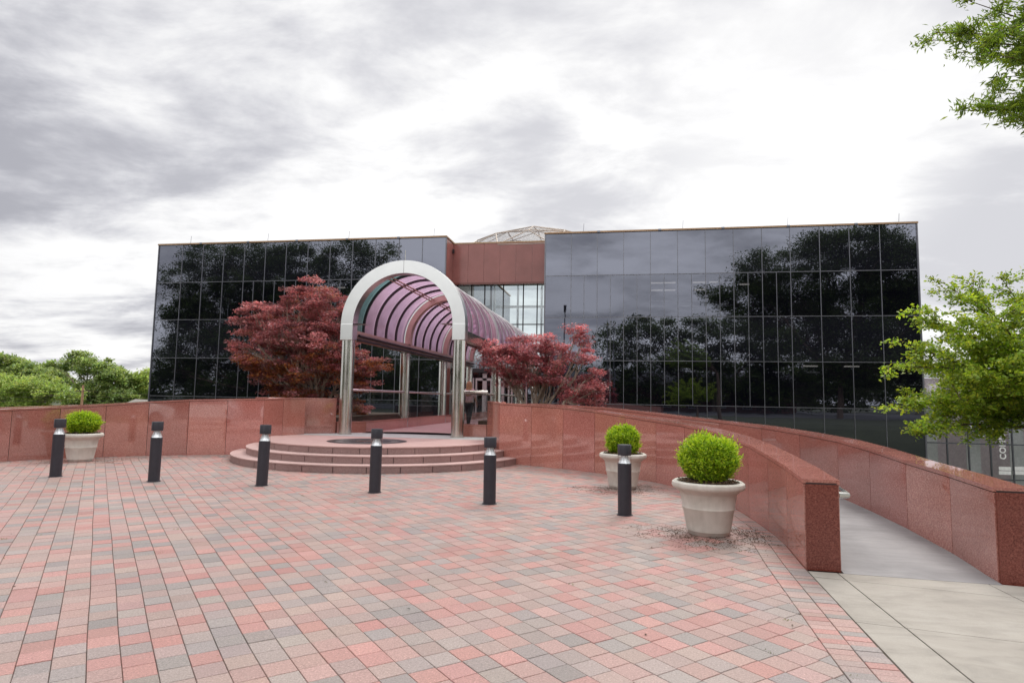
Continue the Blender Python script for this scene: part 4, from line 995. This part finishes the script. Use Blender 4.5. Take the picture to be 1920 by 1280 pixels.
# oak branches overhead, top right
OAK = [(.22, .34, .04), (.30, .42, .045), (.14, .23, .035), (.19, .28, .06)]
Yo = 8.6; fo = onY(2250, 160, Yo+.2); sprays = []
for px, py, dy in [(1735, 68, 0), (1728, 82, .3), (1790, 60, .6), (1800, 10, 0), (1810, -40, .4), (1850, -80, .3), (1790, 105, .2), (1850, 110, -.5), (1860, 60, -.7), (1880, 20, .6), (1786, 214, 0), (1830, 205, .5), (1850, 180, -.4), (1865, 150, .4), (1880, 232, .1), (1905, 225, -.3), (1900, 120, .7), (1930, 180, -.6), (1950, 60, -.5), (1960, -60, 0), (2050, -120, 0), (2000, 200, .5), (2060, 100, -1), (2050, 20, 1), (1920, 140, 0)]:
    sprays.append((onY(px+22, py-6, Yo+dy), .55))
spray_tree('willow_oak', 'narrow-leaved oak whose branches hang into the top right corner', 'tree', (fo.x+2.2, Yo-.5, -.1), (fo.x+1.9, Yo-.3, 4.6), sprays, OAK, .078, .25, 700, .06, .15, .22, upb=.3)

# ------------------------------------------------------------------ far trees on the left
FG_HAZE = [(.25, .34, .13), (.32, .42, .15), (.19, .27, .11), (.37, .45, .17)]  # distance haze put into these leaf colours: paler and bluer greens
FG2_HAZE = [(.37, .48, .15), (.44, .54, .17), (.29, .40, .13)]
far = [('dark green tree at the left edge of the skyline', 92, FG_HAZE, [(14, 676, 24, 12), (46, 690, 26, 14), (70, 700, 22, 14), (-30, 685, 40, 20), (0, 712, 60, 26)], .42, 150),
       ('tall airy tree with a domed top and gaps of sky, behind the left planter', 84, FG_HAZE, [(150, 670, 20, 9), (120, 684, 24, 8), (175, 678, 26, 9), (200, 692, 26, 12), (165, 694, 22, 8), (215, 706, 22, 14), (190, 725, 50, 22), (215, 745, 50, 16), (160, 750, 40, 14)], .36, 190),
       ('light green feathery tree low at far left', 70, FG2_HAZE, [(30, 725, 45, 22), (80, 722, 40, 20), (110, 738, 40, 16), (-30, 725, 50, 30), (20, 752, 90, 20)], .3, 190),
       ('bright yellow-green tree beside the left corner of the building', 88, FG2_HAZE, [(250, 715, 24, 16), (275, 712, 26, 18), (262, 738, 40, 18), (235, 745, 30, 12), (300, 720, 40, 20)], .34, 150),
       ('mid green tree between the airy tree and the far left trees', 96, FG_HAZE, [(90, 700, 28, 14), (110, 712, 26, 14)], .4, 80)]
for lab, Y, pal, bl, ls, ncl in far:
    bb = [pb(px, py, Y, rx, rz, 2.5) for px, py, rx, rz in bl]; cx = sum(b[0][0] for b in bb)/len(bb)
    tree('deciduous_tree', lab, 'tree', (cx, Y, -6), (cx, Y, min(b[0][2] for b in bb)-.5), bb, int(ncl*2.2), 70, ls*.9, pal, 'leaf', .5, .6, .35, barkm='bark_pale', twigs=.25, aspect=.7, upb=.8, group='trees beyond the left wall')
# hedge-like mass of trees further back on both sides
up_ = onY(156, 722, 62); pole = empty('utility_pole', (up_.x, 62, -6), 0, 'thin wooden utility pole among the trees at left', 'utility pole')
b = MB(); b.tube([(0, 0, 0), (0, 0, up_.z+6)], [.16, .11], 8); b.build('pole', simple('pole_wood', (.42, .24, .15), .8), pole)
b = MB(); b.box(-.9, -.06, up_.z+5.3, .9, .06, up_.z+5.42); b.build('crossarm', M['bark'], pole)
for dz in (0., -.55, -1.0):
    a = Vector((up_.x-60, 58, up_.z-1.0+dz)); c_ = Vector((up_.x+.0, 62, up_.z-.62+dz)); d_ = Vector((up_.x+70, 66, up_.z-1.3+dz)); pts = []
    for u, v in ((a, c_), (c_, d_)):
        for i in range(13): t = i/12; p = u.lerp(v, t); p.z -= 1.2*4*t*(1-t)*.5; pts.append(p)
    b = MB(); b.tube([Vector(p)-Vector((up_.x, 62, -6)) for p in pts], .018, 5); b.build('wire', M['joint'], pole)
hr = onY(262, 747, 75); hb = empty('shed', (hr.x, 75, -6), 0, 'pale roofed shed low among the trees at left', 'shed')
b = MB(); b.box(-2.2, 0, 0, 2.2, 4, hr.z+5.2); b.build('wall', simple('shed_wall', (.45, .42, .38), .8), hb)
b = MB(); b.add([(-2.4, -.3, hr.z+5.2), (2.4, -.3, hr.z+5.2), (2.4, 2, hr.z+5.9), (-2.4, 2, hr.z+5.9), (2.4, 4.3, hr.z+5.2), (-2.4, 4.3, hr.z+5.2)], [(0, 1, 2, 3), (3, 2, 4, 5), (0, 3, 5), (1, 4, 2)]); b.build('roof', simple('shed_roof', (.22, .20, .18), .7), hb)

# ------------------------------------------------------------------ glass building behind, right
Y2 = 47.; gb = empty('glass_pavilion', (20, Y2, -6), 0, 'grey glass building with a white roof edge behind the tree at right', 'building')
def l2(x, y, z): return (x-20, y-Y2, z+6)
def b2(mb, x0, y0, z0, x1, y1, z1): mb.box(*l2(x0, y0, z0), *l2(x1, y1, z1))
zt = onY(1745, 707, Y2).z; zt2 = onY(1745, 686, Y2).z; x_s = [onY(px, 830, Y2).x for px in (1735.5, 1771.5, 1813, 1855, 1898)]; dx = (x_s[-1]-x_s[0])/4; xs = [x_s[0]+dx*i for i in range(-1, 12)]
zr = onY(1771, 830, Y2).z; rh = 2.3; zs = [zr-2*rh, zr-rh, zr, zr+rh, zt]
fr = MB()
for x in xs: b2(fr, x-.04, Y2-.05, -6, x+.04, Y2+.05, zt)
for z in zs[:-1]: b2(fr, xs[0]+.04, Y2-.04, z-.04, xs[-1]-.04, Y2+.04, z+.04)
fr.build('window_frame', simple('grey_frame', (.09, .095, .105), .4, .4), gb)
m = MT('pavilion_glass'); trn = m.n('ShaderNodeBsdfTransparent'); trn.inputs[0].default_value = (.92, .92, .94, 1); gl = m.n('ShaderNodeBsdfGlossy'); gl.inputs['Roughness'].default_value = .02
mx = m.n('ShaderNodeMixShader'); mx.inputs[0].default_value = .12; m.l(trn.outputs[0], mx.inputs[1]); m.l(gl.outputs[0], mx.inputs[2]); pg = m.end(mx.outputs[0])
for i in range(len(xs)-1):
    for j in range(len(zs)-1):
        g_ = MB(); b2(g_, xs[i]+.04, Y2, zs[j]+.04, xs[i+1]-.04, Y2+.012, zs[j+1]-(.04 if j < 3 else 0)); g_.build('window', pg, gb)
b = MB(); b2(b, xs[0]-.5, Y2-.5, zt, xs[-1]+.5, Y2+.15, zt2); b.build('roof_edge', M['white_paint'], gb)
b = MB(); b2(b, xs[0], Y2+1.8, -6, xs[-1], Y2+2., zt-.01); b.build('inner_wall', simple('inner_wall', (.62, .52, .54), .7), gb)
b = MB()
for i in range(1, 12, 2): b2(b, xs[i]+.1, Y2+.5, -5, xs[i]+.95, Y2+.56, 1.6)
b.build('display_panel', simple('display_panel', (.66, .68, .64), .6), gb)
b = MB(); b2(b, xs[0]-.04, Y2+.05, -6, xs[0]+.0, Y2+14, zt-.01); b.build('side_wall', M['glass_spandrel'], gb)
# white letter emblem in a dark oval, and vertical lettering on the panes
ge = onY(1841, 800, Y2); emb = empty('emblem', l2(ge.x, Y2-.03, ge.z)); emb.parent = gb
def oval(rx, rz, y, name, mat):
    b = MB(); n = 48; b.add([(rx*math.cos(2*PI*i/n), y, rz*math.sin(2*PI*i/n)) for i in range(n)]+[(rx*math.cos(2*PI*i/n), y+.004, rz*math.sin(2*PI*i/n)) for i in range(n)], [tuple(range(n)), tuple(range(2*n-1, n-1, -1))]+[(i, i+n, (i+1) % n+n, (i+1) % n) for i in range(n)]); b.build(name, mat, emb)
wh = simple('sign_white', (.78, .78, .76), .5); dk = simple('sign_grey', (.09, .10, .11), .5)
oval(.68, .64, 0, 'white_rim', wh); oval(.63, .59, -.006, 'dark_oval', dk)
g_ = MB(); ring = []; n = 40
for i in range(n+1):
    a = R(38)+R(292)*i/n; ring.append(a)
vs = []; 
for a in ring: vs += [(.36*math.cos(a), -.010, .40*math.sin(a)), (.20*math.cos(a), -.010, .22*math.sin(a))]
g_.add(vs, [(2*i, 2*i+2, 2*i+3, 2*i+1) for i in range(n)])
g_.add([(.0, -.0105, .02), (.36, -.0105, .02), (.36, -.0105, -.22), (.2, -.0105, -.22), (.2, -.0105, -.1), (0, -.0105, -.1)], [(0, 1, 2, 3, 4, 5)]); g_.build('letter', wh, emb)
cu = bpy.data.curves.new('lettering', 'FONT'); cu.body = 'COMMI'; cu.size = .52; cu.extrude = .004; cu.offset = .014; cu.align_x = 'LEFT'; cu.space_character = 1.08
tx = bpy.data.objects.new('lettering', cu); C.objects.link(tx); tp = onY(1886, 861, Y2); tx.parent = gb; tx.location = l2(tp.x, Y2-.03, tp.z); tx.rotation_euler = Matrix(((0, -1, 0), (0, 0, -1), (1, 0, 0))).to_euler(); cu.materials.append(wh)
bpy.context.view_layer.update(); lm = bpy.data.meshes.new_from_object(tx); lo_ = bpy.data.objects.new('lettering', lm); C.objects.link(lo_); lo_.parent = gb; lo_.location = tx.location; lo_.rotation_euler = tx.rotation_euler; bpy.data.objects.remove(tx); lo_.name = 'lettering'
b = MB()
for px in (1884, 1911):
    for py in (878, 886): p = onY(px, py, Y2); b2(b, p.x-.36, Y2-.02, p.z-.12, p.x+.36, Y2-.012, p.z+.12)
b.build('notice', wh, gb)

# ------------------------------------------------------------------ what the mirrored glass shows: trees, lamp, flagpoles and brick hall behind the photographer
DG = [(.06, .095, .022), (.085, .13, .03), (.045, .075, .02)]
def back_tree(lab, Ym, bl, ls, ncl, lpc, sig, r0=.4):
    bb = [pb(px, py, Ym, rx, rz, 3.4, mirror=True) for px, py, rx, rz in bl]; Y = 72-Ym; cx = sum(b[0][0] for b in bb)/len(bb)
    tree('shade_tree', lab, 'tree', (cx, Y, -.1), (cx, Y, max(2., min(b[0][2] for b in bb)-2.)), bb, ncl, lpc, ls, DG, 'leaf', sig, .5, r0, twigs=.4, aspect=.5, group='shade trees behind the plaza')
back_tree('large oak behind the photographer, mirrored in the right half of the building', 86, [(1620, 470, 90, 50), (1540, 480, 70, 45), (1690, 520, 80, 70), (1500, 540, 70, 50), (1420, 510, 45, 40), (1400, 560, 60, 40), (1350, 550, 40, 16), (1600, 580, 110, 60), (1700, 620, 90, 60), (1500, 620, 90, 50), (1620, 680, 100, 50), (1760, 560, 80, 80), (1740, 680, 80, 60)], .27, 1500, 150, .85)
back_tree('large oak behind the photographer, mirrored in the left half of the building', 86, [(560, 500, 80, 48), (470, 490, 70, 40), (390, 490, 60, 30), (650, 490, 70, 45), (720, 475, 26, 16), (350, 520, 50, 24), (420, 560, 90, 50), (540, 590, 100, 60), (650, 580, 80, 60), (380, 600, 80, 50), (340, 580, 50, 30), (450, 650, 110, 50), (620, 660, 110, 50), (760, 700, 90, 50), (330, 690, 60, 40), (560, 710, 130, 40), (430, 720, 100, 40), (500, 530, 120, 60), (620, 640, 120, 60), (370, 650, 60, 60)], .27, 2000, 150, .85)
back_tree('row of rounded trees behind the plaza, mirrored low in the right facade', 112, [(1150, 650, 35, 42), (1200, 630, 42, 40), (1260, 625, 45, 36), (1320, 630, 45, 36), (1380, 630, 50, 40), (1440, 640, 60, 40), (1200, 690, 60, 40), (1300, 690, 70, 40), (1400, 690, 70, 40), (1500, 700, 90, 50), (1600, 705, 90, 50), (1200, 735, 80, 30), (1330, 735, 90, 30), (1460, 740, 90, 30)], .42, 620, 130, 1.0)
back_tree('further tree row behind the plaza, left of the lamp', 118, [(1000, 715, 60, 24), (900, 700, 60, 34), (1090, 720, 50, 22), (820, 690, 60, 40), (700, 700, 90, 50)], .4, 260, 110, 1.0, .3)
def mirpt(px, py, Ym): p = onY(px, py, Ym); return Vector((p.x, 72-p.y, p.z))
lp = mirpt(1058, 573, 84); la = empty('street_lamp', (lp.x, lp.y, 0), 0, 'tall dark lamp post seen mirrored in the right facade beside the link', 'street lamp')
b = MB(); b.tube([(0, 0, 0), (0, 0, lp.z*.72), (.15, 0, lp.z*.8), (.1, 0, lp.z)], [.11, .08, .07, .06], 8); b.build('post', M['black_metal'], la, smooth=True)
b = MB(); b.tube([(.1, 0, lp.z-.9), (.1, 0, lp.z)], [.14, .2], 10); b.build('lamp_head', M['black_metal'], la)
for px in (1138, 1151):
    fp = mirpt(px, 610, 100); fl = empty('flagpole', (fp.x, fp.y, 0), 0, 'slim flagpole mirrored %s of a pair in the right facade' % ('left' if px == 1138 else 'right'), 'flagpole')
    b = MB(); b.tube([(0, 0, 0), (0, 0, fp.z)], [.09, .05], 8); b.build('pole', M['mullion'], fl); b = MB(); b.lathe([(.02, fp.z), (.12, fp.z+.1), (.02, fp.z+.2)], 10); b.build('finial', M['coping'], fl)
bh = empty('brick_hall', (8, -46, -1), 0, 'red brick hall with white windows, mirrored low in the right facade', 'building')
m = MT('brick'); v = m.pos(); bt = m.n('ShaderNodeTexBrick'); m.l(m.map(v, (1, 1, 1), (PI/2, 0, 0)), bt.inputs[0]); bt.inputs['Scale'].default_value = 1; bt.inputs['Brick Width'].default_value = .22; bt.inputs['Row Height'].default_value = .075
bt.inputs['Color1'].default_value = (.32, .09, .06, 1); bt.inputs['Color2'].default_value = (.24, .065, .045, 1); bt.inputs['Mortar'].default_value = (.4, .33, .28, 1); bt.inputs['Mortar Size'].default_value = .01
b = MB(); b.box(-22, -12, 0, 22, 0, 5.6); b.build('wall', m.end(m.pr(bt.outputs[0], .85)), bh)
b = MB(); b.add([(-22.5, .5, 5.6), (22.5, .5, 5.6), (22.5, -6, 8.2), (-22.5, -6, 8.2), (22.5, -12.5, 5.6), (-22.5, -12.5, 5.6)], [(0, 1, 2, 3), (3, 2, 4, 5), (0, 3, 5), (1, 4, 2)]); b.build('roof', simple('slate', (.07, .07, .075), .7), bh)
for i in range(9):
    x = -19+i*4.7; w = MB(); w.box(x-.75, .0, 1.5, x+.75, .09, 3.9); o = w.build('window', M['white_paint'], bh); w = MB(); w.box(x-.6, .092, 1.65, x+.6, .1, 3.75); w.build('pane', M['glass_black'], o)
m = MT('asphalt'); v = m.pos(); c = m.ramp(m.noise(v, 1.5, 5), [(.3, (.045, .045, .047)), (.7, (.07, .07, .07))]); asp = m.end(m.pr(c, .85))
q = MB(); q.prism([(-60, -26), (60, -26), (60, -10.5), (-60, -10.5)], -.065, -.05); q.prism([(-90, -70), (90, -70), (90, -26.01), (-90, -26.01)], -.065, -.05); q.build('road', asp, kind='structure')

# unseen shrubs added on the slope to darken the reflection along the facade foot
for i, (x, y, w) in enumerate([(4.6, 15.2, 1.5), (6.4, 17.6, 1.8), (3.4, 18.4, 1.6), (1.8, 20.2, 1.5), (6.6, 20.6, 1.9)]):
    t = min(1, max(0, (y-12.5)/10)); zg = -.07-5.9*t*t*(3-2*t); top = 1.65-.107*y-.35
    hh = min(2.2, max(.8, top-zg))
    tree('added_dark_shrub', 'added dark shrub behind the outer right wall, darkening the reflection at the facade foot', 'shrub', (x, y, zg), (x, y, zg+.3), [((x, y, zg+hh*.5), (w, w, hh*.5), 1.)], 42, 70, .16, [(.03, .055, .018), (.05, .08, .025)], 'leaf', .22, .8, .05, twigs=.1, group='added shrubs that darken the facade reflection', leafname='foliage')
# parked cars behind the photographer: they show as pale shapes in the polished granite
def car(loc, rz, paint, label):
    root = empty('parked_car', loc, rz, label, 'car')
    def ext(prof, w0, w1, name, mat, bev=.05):
        b = MB(); n = len(prof); ys = [-w1, -w0, w0, w1] if w0 != w1 else [-w0, w0]; vs = []
        zmx = max(p[1] for p in prof)
        b.add([(x, -w1+(.0 if z < .75 else (z-.75)*.22), z) for x, z in prof]+[(x, w1-(.0 if z < .75 else (z-.75)*.22), z) for x, z in prof], [tuple(range(n)), tuple(range(2*n-1, n-1, -1))]+[(i, i+n, (i+1) % n+n, (i+1) % n) for i in range(n)])
        return b.build(name, mat, root, smooth=True, bevel=bev)
    pm_ = simple('car_paint_'+paint[0], paint[1], .18, 0, .03, ior=1.6)
    ext([(-2.25, .32), (-2.3, .62), (-2.27, .95), (-2.1, 1.05), (-1.95, 1.5), (-1.6, 1.64), (.25, 1.66), (.6, 1.58), (1.25, 1.1), (2.0, .98), (2.28, .8), (2.32, .5), (2.25, .3)], .9, .92, 'body', pm_, .06)
    for s in (-1, 1):
        b = MB(); y = .925-.11
        pr = [(-1.85, 1.1), (-1.7, 1.46), (.2, 1.5), (.5, 1.44), (1.0, 1.1)]
        b.add([(x, s*(.927-(z-.75)*.22), z) for x, z in pr]+[(x, s*(.90-(z-.75)*.22), z) for x, z in pr], [tuple(range(5)), (9, 8, 7, 6, 5)]+[(i, (i+1) % 5, (i+1) % 5+5, i+5) for i in range(5)]); b.build('side_window', M['glass_black'], root)
        for x in (-1.42, 1.42):
            w = MB(); w.tube([(x, s*.74, .34), (x, s*.95, .34)], .34, 28); o = w.build('wheel', M['black_metal'], root); w = MB(); w.tube([(x, s*.94, .34), (x, s*.962, .34)], .21, 20); w.build('rim', M['steel'], o)
        b = MB(); b.box(2.12, s*.62-.17, .72, 2.33, s*.62+.17, .86); b.build('headlight', M['white_paint'], root, bevel=.03)
    b = MB(); b.add([(.66, -.68, 1.55), (.66, .68, 1.55), (1.27, .78, 1.12), (1.27, -.78, 1.12), (.64, -.68, 1.50), (.64, .68, 1.50), (1.22, .78, 1.08), (1.22, -.78, 1.08)], [(0, 3, 2, 1), (4, 5, 6, 7), (0, 1, 5, 4), (1, 2, 6, 5), (2, 3, 7, 6), (3, 0, 4, 7)]); b.build('windscreen', M['glass_black'], root)
    return root
car((-4.4, -2.7, 0), R(14), ('white', (.75, .75, .75)), 'white car parked behind the photographer, mirrored in the left granite wall')
car((-10.2, -2.2, 0), R(200), ('silver', (.45, .46, .48)), 'silver car parked behind the plaza beside the white car')

back_tree('long low tree line far behind the plaza, mirrored along the foot of both wings', 150, [(px, 722+(i % 3)*6, 75, 34+(i*7 % 11)) for i, px in enumerate(range(230, 1900, 95))], .7, 900, 90, 1.3, .3)
# ------------------------------------------------------------------ woman walking to the entrance
def person(loc, rz, h=1.70):
    root = empty('person', loc, rz, 'woman with long fair hair, pink top and dark trousers walking under the canopy', 'person')
    J = {}; v = []; e = []; rad_ = []
    def J_(n, p, r, par=None):
        J[n] = len(v); v.append(p); rad_.append(r)
        if par: e.append((J[par], J[n]))
    # faces +Y, mid-stride
    J_('pelvis', (0, 0, .93), (.15, .105)); J_('waist', (0, 0, 1.06), (.125, .09), 'pelvis'); J_('chest', (0, .01, 1.27), (.155, .10), 'waist'); J_('neckb', (0, .0, 1.41), (.075, .06), 'chest'); J_('neck', (0, .01, 1.47), (.05, .05), 'neckb'); J_('head', (0, .025, 1.56), (.075, .09), 'neck'); J_('crown', (0, .02, 1.66), (.065, .08), 'head')
    for s, f in ((-1, 1), (1, -1)):
        J_('hip%d' % s, (s*.09, 0, .87), (.095, .1), 'pelvis'); J_('knee%d' % s, (s*.09, f*.12+.03, .49), (.06, .062), 'hip%d' % s); J_('ank%d' % s, (s*.085, f*.2-.04, .09 if f > 0 else .13), (.038, .042), 'knee%d' % s); J_('toe%d' % s, (s*.1, f*.2+.13, .03 if f > 0 else .05), (.035, .026), 'ank%d' % s)
        J_('sh%d' % s, (s*.165, 0, 1.385), (.055, .055), 'neckb'); J_('el%d' % s, (s*.215, -f*.08, 1.12), (.04, .04), 'sh%d' % s); J_('wr%d' % s, (s*.22, -f*.12+.1, .90), (.026, .026), 'el%d' % s); J_('palm%d' % s, (s*.22, -f*.12+.13, .83), (.03, .018), 'wr%d' % s)
        for k in range(4): J_('f%d%d' % (s, k), (s*.22+.012*(k-1.5)*0, -f*.12+.115+.016*k, .755+.01*abs(k-1.6)), (.008, .008), 'palm%d' % s)
        J_('th%d' % s, (s*.205, -f*.12+.165, .80), (.009, .009), 'palm%d' % s)
    def skin(name, names, grow, mat, sub=2):
        idx = [J[n] for n in names]; mp_ = {a: b for b, a in enumerate(idx)}; me = bpy.data.meshes.new(name); me.from_pydata([v[i] for i in idx], [(mp_[a], mp_[b]) for a, b in e if a in mp_ and b in mp_], [])
        o = linkmesh(name, me, mat, root); md = o.modifiers.new('skin', 'SKIN'); md.use_smooth_shade = True
        for k, i in enumerate(idx): sv = me.skin_vertices[0].data[k]; sv.radius = (rad_[i][0]+grow, rad_[i][1]+grow)
        me.skin_vertices[0].data[0].use_root = True
        s = o.modifiers.new('sub', 'SUBSURF'); s.levels = sub; s.render_levels = sub; return o
    skinm = simple('skin', (.52, .32, .24), .5); skin('body', list(J), 0, skinm)
    skin('blouse', ['pelvis', 'waist', 'chest', 'neckb', 'sh-1', 'sh1', 'el-1', 'el1'], .022, simple('pink_blouse', (.66, .46, .46), .7))
    skin('trousers', ['pelvis', 'hip-1', 'hip1', 'knee-1', 'knee1', 'ank-1', 'ank1'], .012, simple('black_trousers', (.02, .02, .024), .7))
    hm = MT('fair_hair'); p_ = hm.obj(); c = hm.ramp(hm.noise(hm.map(p_, (60, 60, 4)), 2, 3), [(.3, (.26, .13, .06)), (.7, (.55, .33, .16))]); hm_ = hm.end(hm.pr(c, .45))
    b = MB(); prof = [(.02, 1.725), (.075, 1.705), (.105, 1.66), (.118, 1.58), (.12, 1.50), (.13, 1.42), (.15, 1.33), (.155, 1.26), (.12, 1.18), (.04, 1.15)]; n = 20; vs = []
    for r_, z in prof:
        for j in range(n):
            a = 2*PI*j/n; yy = -math.cos(a)*r_*.9
            if yy > 0 and z < 1.66: yy = min(yy, .03)
            vs.append((math.sin(a)*r_, yy-.012, z+.008*math.sin(5*a)))
    fs = [(i*n+j, i*n+(j+1) % n, (i+1)*n+(j+1) % n, (i+1)*n+j) for i in range(len(prof)-1) for j in range(n)]+[tuple(range(n)), tuple(range((len(prof)-1)*n, len(prof)*n))]
    b.add(vs, fs); b.build('hair', hm_, root, smooth=True)
    for s, f in ((-1, 1), (1, -1)):
        b = MB(); x, y, z = s*.095, f*.2-.08, .0 if f > 0 else .02; b.box(x-.045, y, z, x+.045, y+.25, z+.07); b.build('shoe', M['black_metal'], root, bevel=.02)
    root.scale = (h/1.7,)*3; return root
person((-5.88, 23.6, .512), R(-8), 1.76)

# ------------------------------------------------------------------ small litter
for px, py in ((1622, 1054), (1643, 1056)):
    p = atz(px, py, .004); b = MB(); b.box(-.012, -.016, 0, .012, .016, .004); o = b.build('paper_scrap', M['white_paint'], loc=(p.x, p.y, .012)); o.rotation_euler = (0, 0, rng.random()*3)
    tag(o, 'tiny white paper scrap on the ramp, %s of two' % ('left' if px < 1630 else 'right'), 'litter')
n = 150; X = rng.uniform(-14, 4.5, n); Yy = rng.uniform(2.6, 14, n); ok = np.array([side(x, y)[0] < -.1 or (x > 1.9 and y < 6.5) for x, y in zip(X, Yy)]) & (np.hypot(X-SC[0], Yy-SC[1]) > 4.1); X, Yy = X[ok], Yy[ok]
me = leaf_mesh('leaf_litter', np.stack([X, Yy, np.full(len(X), .006)], 1), .012+.03*rng.random(len(X))**2, 'leaf', 3., pal_cols([(.07, .05, .03), (.14, .10, .06), (.05, .05, .04)], rng.integers(0, 3, len(X)), .2), .45)
tag(linkmesh('leaf_litter', me, M['leaf']), 'scattered bits of dry leaf on the paving', 'leaf litter', kind='stuff')
n = 260; k = rng.integers(0, 40, n); cx = rng.uniform(-12, 1.5, 40); cy = rng.uniform(3., 12, 40); X = cx[k]+rng.normal(size=n)*.02; Yy = cy[k]+rng.normal(size=n)*.02
me = leaf_mesh('joint_weeds', np.stack([X, Yy, np.zeros(n)], 1), .012+.012*rng.random(n), 'leaf', .2, pal_cols([(.10, .16, .03), (.16, .2, .05)], rng.integers(0, 2, n), .2), .3, np.repeat([[0, 0, 1.]], n, 0))
tag(linkmesh('joint_weeds', me, M['leaf']), 'tiny weeds sprouting in the paver joints', 'weeds', kind='stuff')
